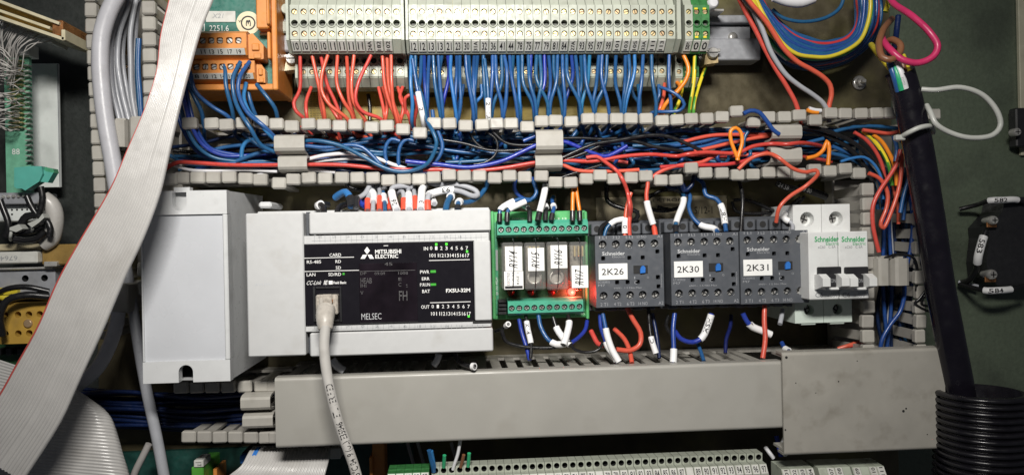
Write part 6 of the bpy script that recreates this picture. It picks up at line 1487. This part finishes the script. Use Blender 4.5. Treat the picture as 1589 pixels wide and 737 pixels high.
build('sleeve_end', MB().lathe(P(1473, 663, 70), [(.0098, 0), (.0098, -.003)], 'w_brown', 'z', 20), o)
def w1(L, r, m, s, h=90): wire(px(L, h), r, m, s, step=.0025)
w1([(1398, 140, 90), (1388, 115, 90), (1372, 95, 86), (1360, 80, 70), (1352, 70, 50)], 1.9, 'w_yellow', 'yellow core bending left out of the thick black cable')
w1([(1394, 142, 92), (1388, 120, 94), (1381, 98, 92), (1378, 80, 84)], 2.0, 'w_blue', 'blue core at the mouth of the thick black cable')
w1([(1400, 140, 94), (1393, 118, 95), (1386, 100, 92), (1380, 85, 80)], 2.2, 'w_green', 'green core at the mouth of the thick black cable')
o = wire(px([(1405, 138, 95), (1399, 118, 96), (1392, 100, 94), (1384, 86, 88)]), 2.2, 'w_white', 'white core with print at the mouth of the thick black cable')
p = spline(px([(1405, 138, 95), (1399, 118, 96), (1392, 100, 94)]), .001); mb = MB(); mb.text_on_path('IIIIII', p, .00222, .003, .0016, 'print_grey', 1.4); build('core_print', mb, o)
w1([(1409, 138, 92), (1404, 115, 92), (1398, 92, 90), (1390, 78, 86)], 1.8, 'w_brown', 'brown core straight out of the thick black cable')
w1([(1416, 128, 88), (1410, 108, 86), (1402, 86, 80)], 1.3, 'w_yellow', 'short yellow core at the right of the thick cable mouth')
w1([(1384, 30, 60), (1370, 48, 80), (1364, 72, 92), (1370, 90, 98), (1382, 93, 100), (1396, 82, 98), (1397, 70, 96), (1385, 62, 90), (1376, 66, 84)], 2.1, 'w_brown', 'brown wire curled in a loop over the coloured cores')
w1([(1375, -20, 70), (1385, 4, 80), (1415, 25, 96), (1442, 50, 104), (1455, 72, 106), (1448, 88, 106), (1425, 98, 104), (1400, 93, 102), (1382, 78, 98), (1372, 66, 88), (1368, 55, 70)], 2.1, 'w_pink', 'thick pink wire in a wide loop at the upper right')
wire(px([(1380, -10, 60), (1377, 10, 62), (1374, 19, 62)]), 1.6, 'pe_green', 'green and yellow wire end above the coloured cores', mf=pe)
w1([(1394, 25, 30), (1390, 60, 34), (1386, 90, 60)], 2.0, 'w_navy', 'dark blue wire behind the brown loop')
# cable tie on the thick cable
o = thing('cable_tie', 'white cable tie round the thick black cable with its long tail looped right', 'cable tie', P(1430, 200, 95))
build('tail', MB().tube(spline(px([(1430, 139, 94), (1452, 140, 98), (1490, 136, 102), (1525, 148, 104), (1548, 175, 106), (1552, 196, 106), (1540, 210, 106), (1505, 214, 104), (1472, 205, 102), (1452, 192, 101), (1444, 175, 98), (1438, 164, 92)]), .0025), .00165, 'tie', 8), o)
build('strap', MB().tube(spline(px([(1448, 206, 78), (1446, 198, 92), (1440, 196, 99), (1425, 199, 101), (1410, 206, 98), (1400, 212, 92), (1393, 217, 84)]), .002), .0016, 'tie', 8), o)
c = P(1393, 215, 90); build('head', MB().box((c.x - .0032, c.y, c.z - .0016), (c.x + .0032, c.y - .004, c.z + .0018), 'tie', .0006), o)
# coil of wires
zc = zm(1140, 0, 4.093)
I_ = [(150, -60), (175, 0), (220, 70), (300, 150), (380, 210), (460, 245), (560, 268), (640, 262), (720, 232), (762, 180), (775, 100), (770, 0), (768, -60)]
O_ = [(82, -60), (105, 0), (140, 90), (195, 230), (265, 350), (350, 415), (450, 440), (570, 432), (710, 388), (830, 300), (910, 170), (925, 60), (915, -60)]
cw = ['w_blue', 'w_blue', 'w_crimson', 'w_blue', 'w_royal', 'w_blue', 'w_blue', 'w_royal', 'w_blue', 'w_blue', 'w_blue', 'w_blue', 'w_yellow', 'w_green', 'w_blue', 'w_navy', 'w_royal', 'w_blue', 'w_crimson', 'w_blue', 'w_royal', 'w_navy']
for i, m in enumerate(cw):
    w = i / (len(cw) - 1); q = [(a[0] + (b[0] - a[0]) * w + r5.uniform(-6, 6), a[1] + (b[1] - a[1]) * w + r5.uniform(-5, 5)) for a, b in zip(I_, O_)]
    hh = 24 + 24 * math.sin(math.pi * w) + r5.uniform(-2, 2) + (5 if m in ('w_yellow', 'w_green') else 0)
    lab = {'w_yellow': 'yellow wire in the coil at the upper right', 'w_green': 'green wire beside the yellow one in the coil'}.get(m)
    if m == 'w_crimson': lab = 'inner red wire of the coil at the upper right' if i < 8 else 'outer red wire of the coil at the upper right'
    wire(zc(q, hh), 1.4, m, lab or '%s wire counted from inside the hanging coil, a blue one' % (ones + ['twenty-first', 'twenty-second'])[i], None if lab else 'blue wires of the hanging coil')
for i in range(12):
    w = r5.random(); q = [(a[0] + (b[0] - a[0]) * w + r5.uniform(-8, 8), a[1] + (b[1] - a[1]) * w + r5.uniform(-6, 6)) for a, b in zip(I_, O_)]
    fill('coil', zc(q, 12 + r5.uniform(0, 16)), 1.4, r5.choice(['w_blue', 'w_navy']), 8)
tangle('coil', 'blue wires packed deep in the hanging coil at the upper right')
wire(zc([(240, 60), (300, 112), (400, 138), (500, 135), (600, 105), (670, 50), (700, -40)], 34), 1.3, 'w_blue', 'blue wire strung across inside the coil')
wire(zc([(250, -20), (330, 10), (420, 18), (500, -10)], 46), 3.6, 'w_white', 'pale cable arching at the top edge inside the coil')
wire(zc([(5, -50), (30, 0), (75, 90), (130, 190), (190, 310), (255, 430), (330, 550), (385, 650), (405, 710), (430, 800)], (50, 46)), 1.6, 'w_red', 'red wire slanting down left of the coil')
wire(zc([(30, -50), (62, 0), (130, 85), (165, 160), (195, 240), (225, 320), (270, 400), (330, 480), (410, 545), (500, 605), (560, 655), (590, 710), (600, 780)], (56, 46)), 1.7, 'w_grey', 'grey wire crossing in front of the coil to the duct')
wire(zc([(50, -50), (95, 15), (160, 90), (215, 160), (265, 240), (320, 320), (400, 395), (490, 445), (560, 490), (605, 540), (615, 600), (600, 670), (585, 760)], (62, 46)), 1.7, 'w_red', 'red wire hooking round in front of the coil')
wire(zc([(90, -50), (130, 40), (170, 130), (230, 220), (300, 280)], (54, 50)), 1.5, 'w_yellow', 'yellow wire crossing the left of the coil')
for i, L in enumerate(([(458, 700), (490, 712), (530, 714)], [(470, 690), (510, 702), (548, 705)])): wire(zc(L, 60), 1.5, 'w_orange' if i == 0 else 'w_white', ('short orange wire end on the duct edge below the coil', 'short pale wire end on the duct edge below the coil')[i])
for i, q in enumerate(((90, 40), (72, 30))): wire(zc([(q[0], -30), (q[0] + 40, 60), (q[0] + 95, 190), (q[0] + 170, 300), (q[0] + 260, 380)], 40 - 4 * i), 1.4, ('w_green', 'w_white')[i], ('green wire crossing the left of the coil', 'white wire crossing the left of the coil')[i])

# right edge: fuse carrier with marked wires
zK = zm(1440, 280, 3.685)
D = Dev((1530, 318), (1620, 318), (1620, 450), (1530, 450), 20)
o = thing('fuse_block', 'black terminal block with two screws at the right edge of the green panel', 'terminal block', P(1575, 390, -40))
mb = MB(); mb.prism([zmq for zmq in [(v.x, v.z) for v in zK([(440, 100), (640, 90), (640, 600), (400, 600), (345, 560), (335, 470), (350, 330), (345, 270), (425, 180)], -24)]], 'y', .048, .024, 'black_plastic'); build('block', mb, o)
for i, (x, y, r) in enumerate(((380, 228, .0034), (372, 538, .0038))):
    c = zK([(x, y)], -15)[0]
    mb = MB().lathe(c, [(r * .6, -.012), (r * 1.05, -.003), (r * 1.05, -.0008), (r * .8, .0006)], 'steel', n=18); mb.box((c.x - r * .6, c.y - .0005, c.z - r * .12), (c.x + r * .6, c.y - .0008, c.z + r * .12), 'hole'); mb.box((c.x - r * .12, c.y - .0005, c.z - r * .6), (c.x + r * .12, c.y - .0008, c.z + r * .6), 'hole'); build('screw', mb, o)
    build('lug', MB().box((c.x - r * .9, c.y + .004, c.z - r * 1.6), (c.x + r * 1.5, c.y + .0055, c.z + r * .2), 'copper', .0004), o)
wire(zK([(180, 165, -42), (280, 140, -34), (355, 115, -20), (430, 112, -17), (500, 110, -18), (560, 130, -22)]), 1.8, 'w_black', 'black wire with sleeve 582 above the right terminal block', sleeves=[(.44, .82, '582')])
wire(zK([(330, 290, -16), (312, 340, -15), (288, 430, -15), (275, 510, -24), (235, 570, -34), (190, 585, -44)]), 2.4, 'w_black', 'black wire with sleeve 583 beside the right terminal block', sleeves=[(.08, .46, '583')])
wire(zK([(180, 590, -44), (260, 615, -30), (340, 630, -18), (400, 628, -16), (475, 622, -18), (560, 600, -20)]), 2.0, 'w_black', 'black wire with sleeve 584 below the right terminal block', sleeves=[(.40, .76, '584')])
wire(zK([(175, 580, -44), (225, 592, -40), (285, 605, -38)]), 1.6, 'w_grey', 'grey wire end beside the thick cable low on the green panel')
D = Dev((1582, -40), (1640, -40), (1640, 240), (1582, 240), -46)
o = thing('cream_strip', 'cream painted metal edge at the upper right border', 'metal strip', P(1600, 100, -20)); build('strip', D.box(MB(), 1582.5, -60, 1640, 241, -49.5, -46, 'cream', .5), o)
o = thing('hinge_block', 'small black block with a screw at the right border', 'hinge block', P(1585, 200, 4)); build('block', MB().box(P(1578, 228, -36) + Vector((0, .009, 0)), P(1640, 167, -36), 'black_plastic', .001), o)
c = P(1579, 205, -30); build('screw', MB().lathe(c, [(.0032, -.006), (.0032, 0), (.0026, .0006)], 'steel', n=18).box((c.x - .002, c.y - .0005, c.z - .0003), (c.x + .002, c.y - .0008, c.z + .0003), 'hole').box((c.x - .0003, c.y - .0005, c.z - .002), (c.x + .0003, c.y - .0008, c.z + .002), 'hole'), o)
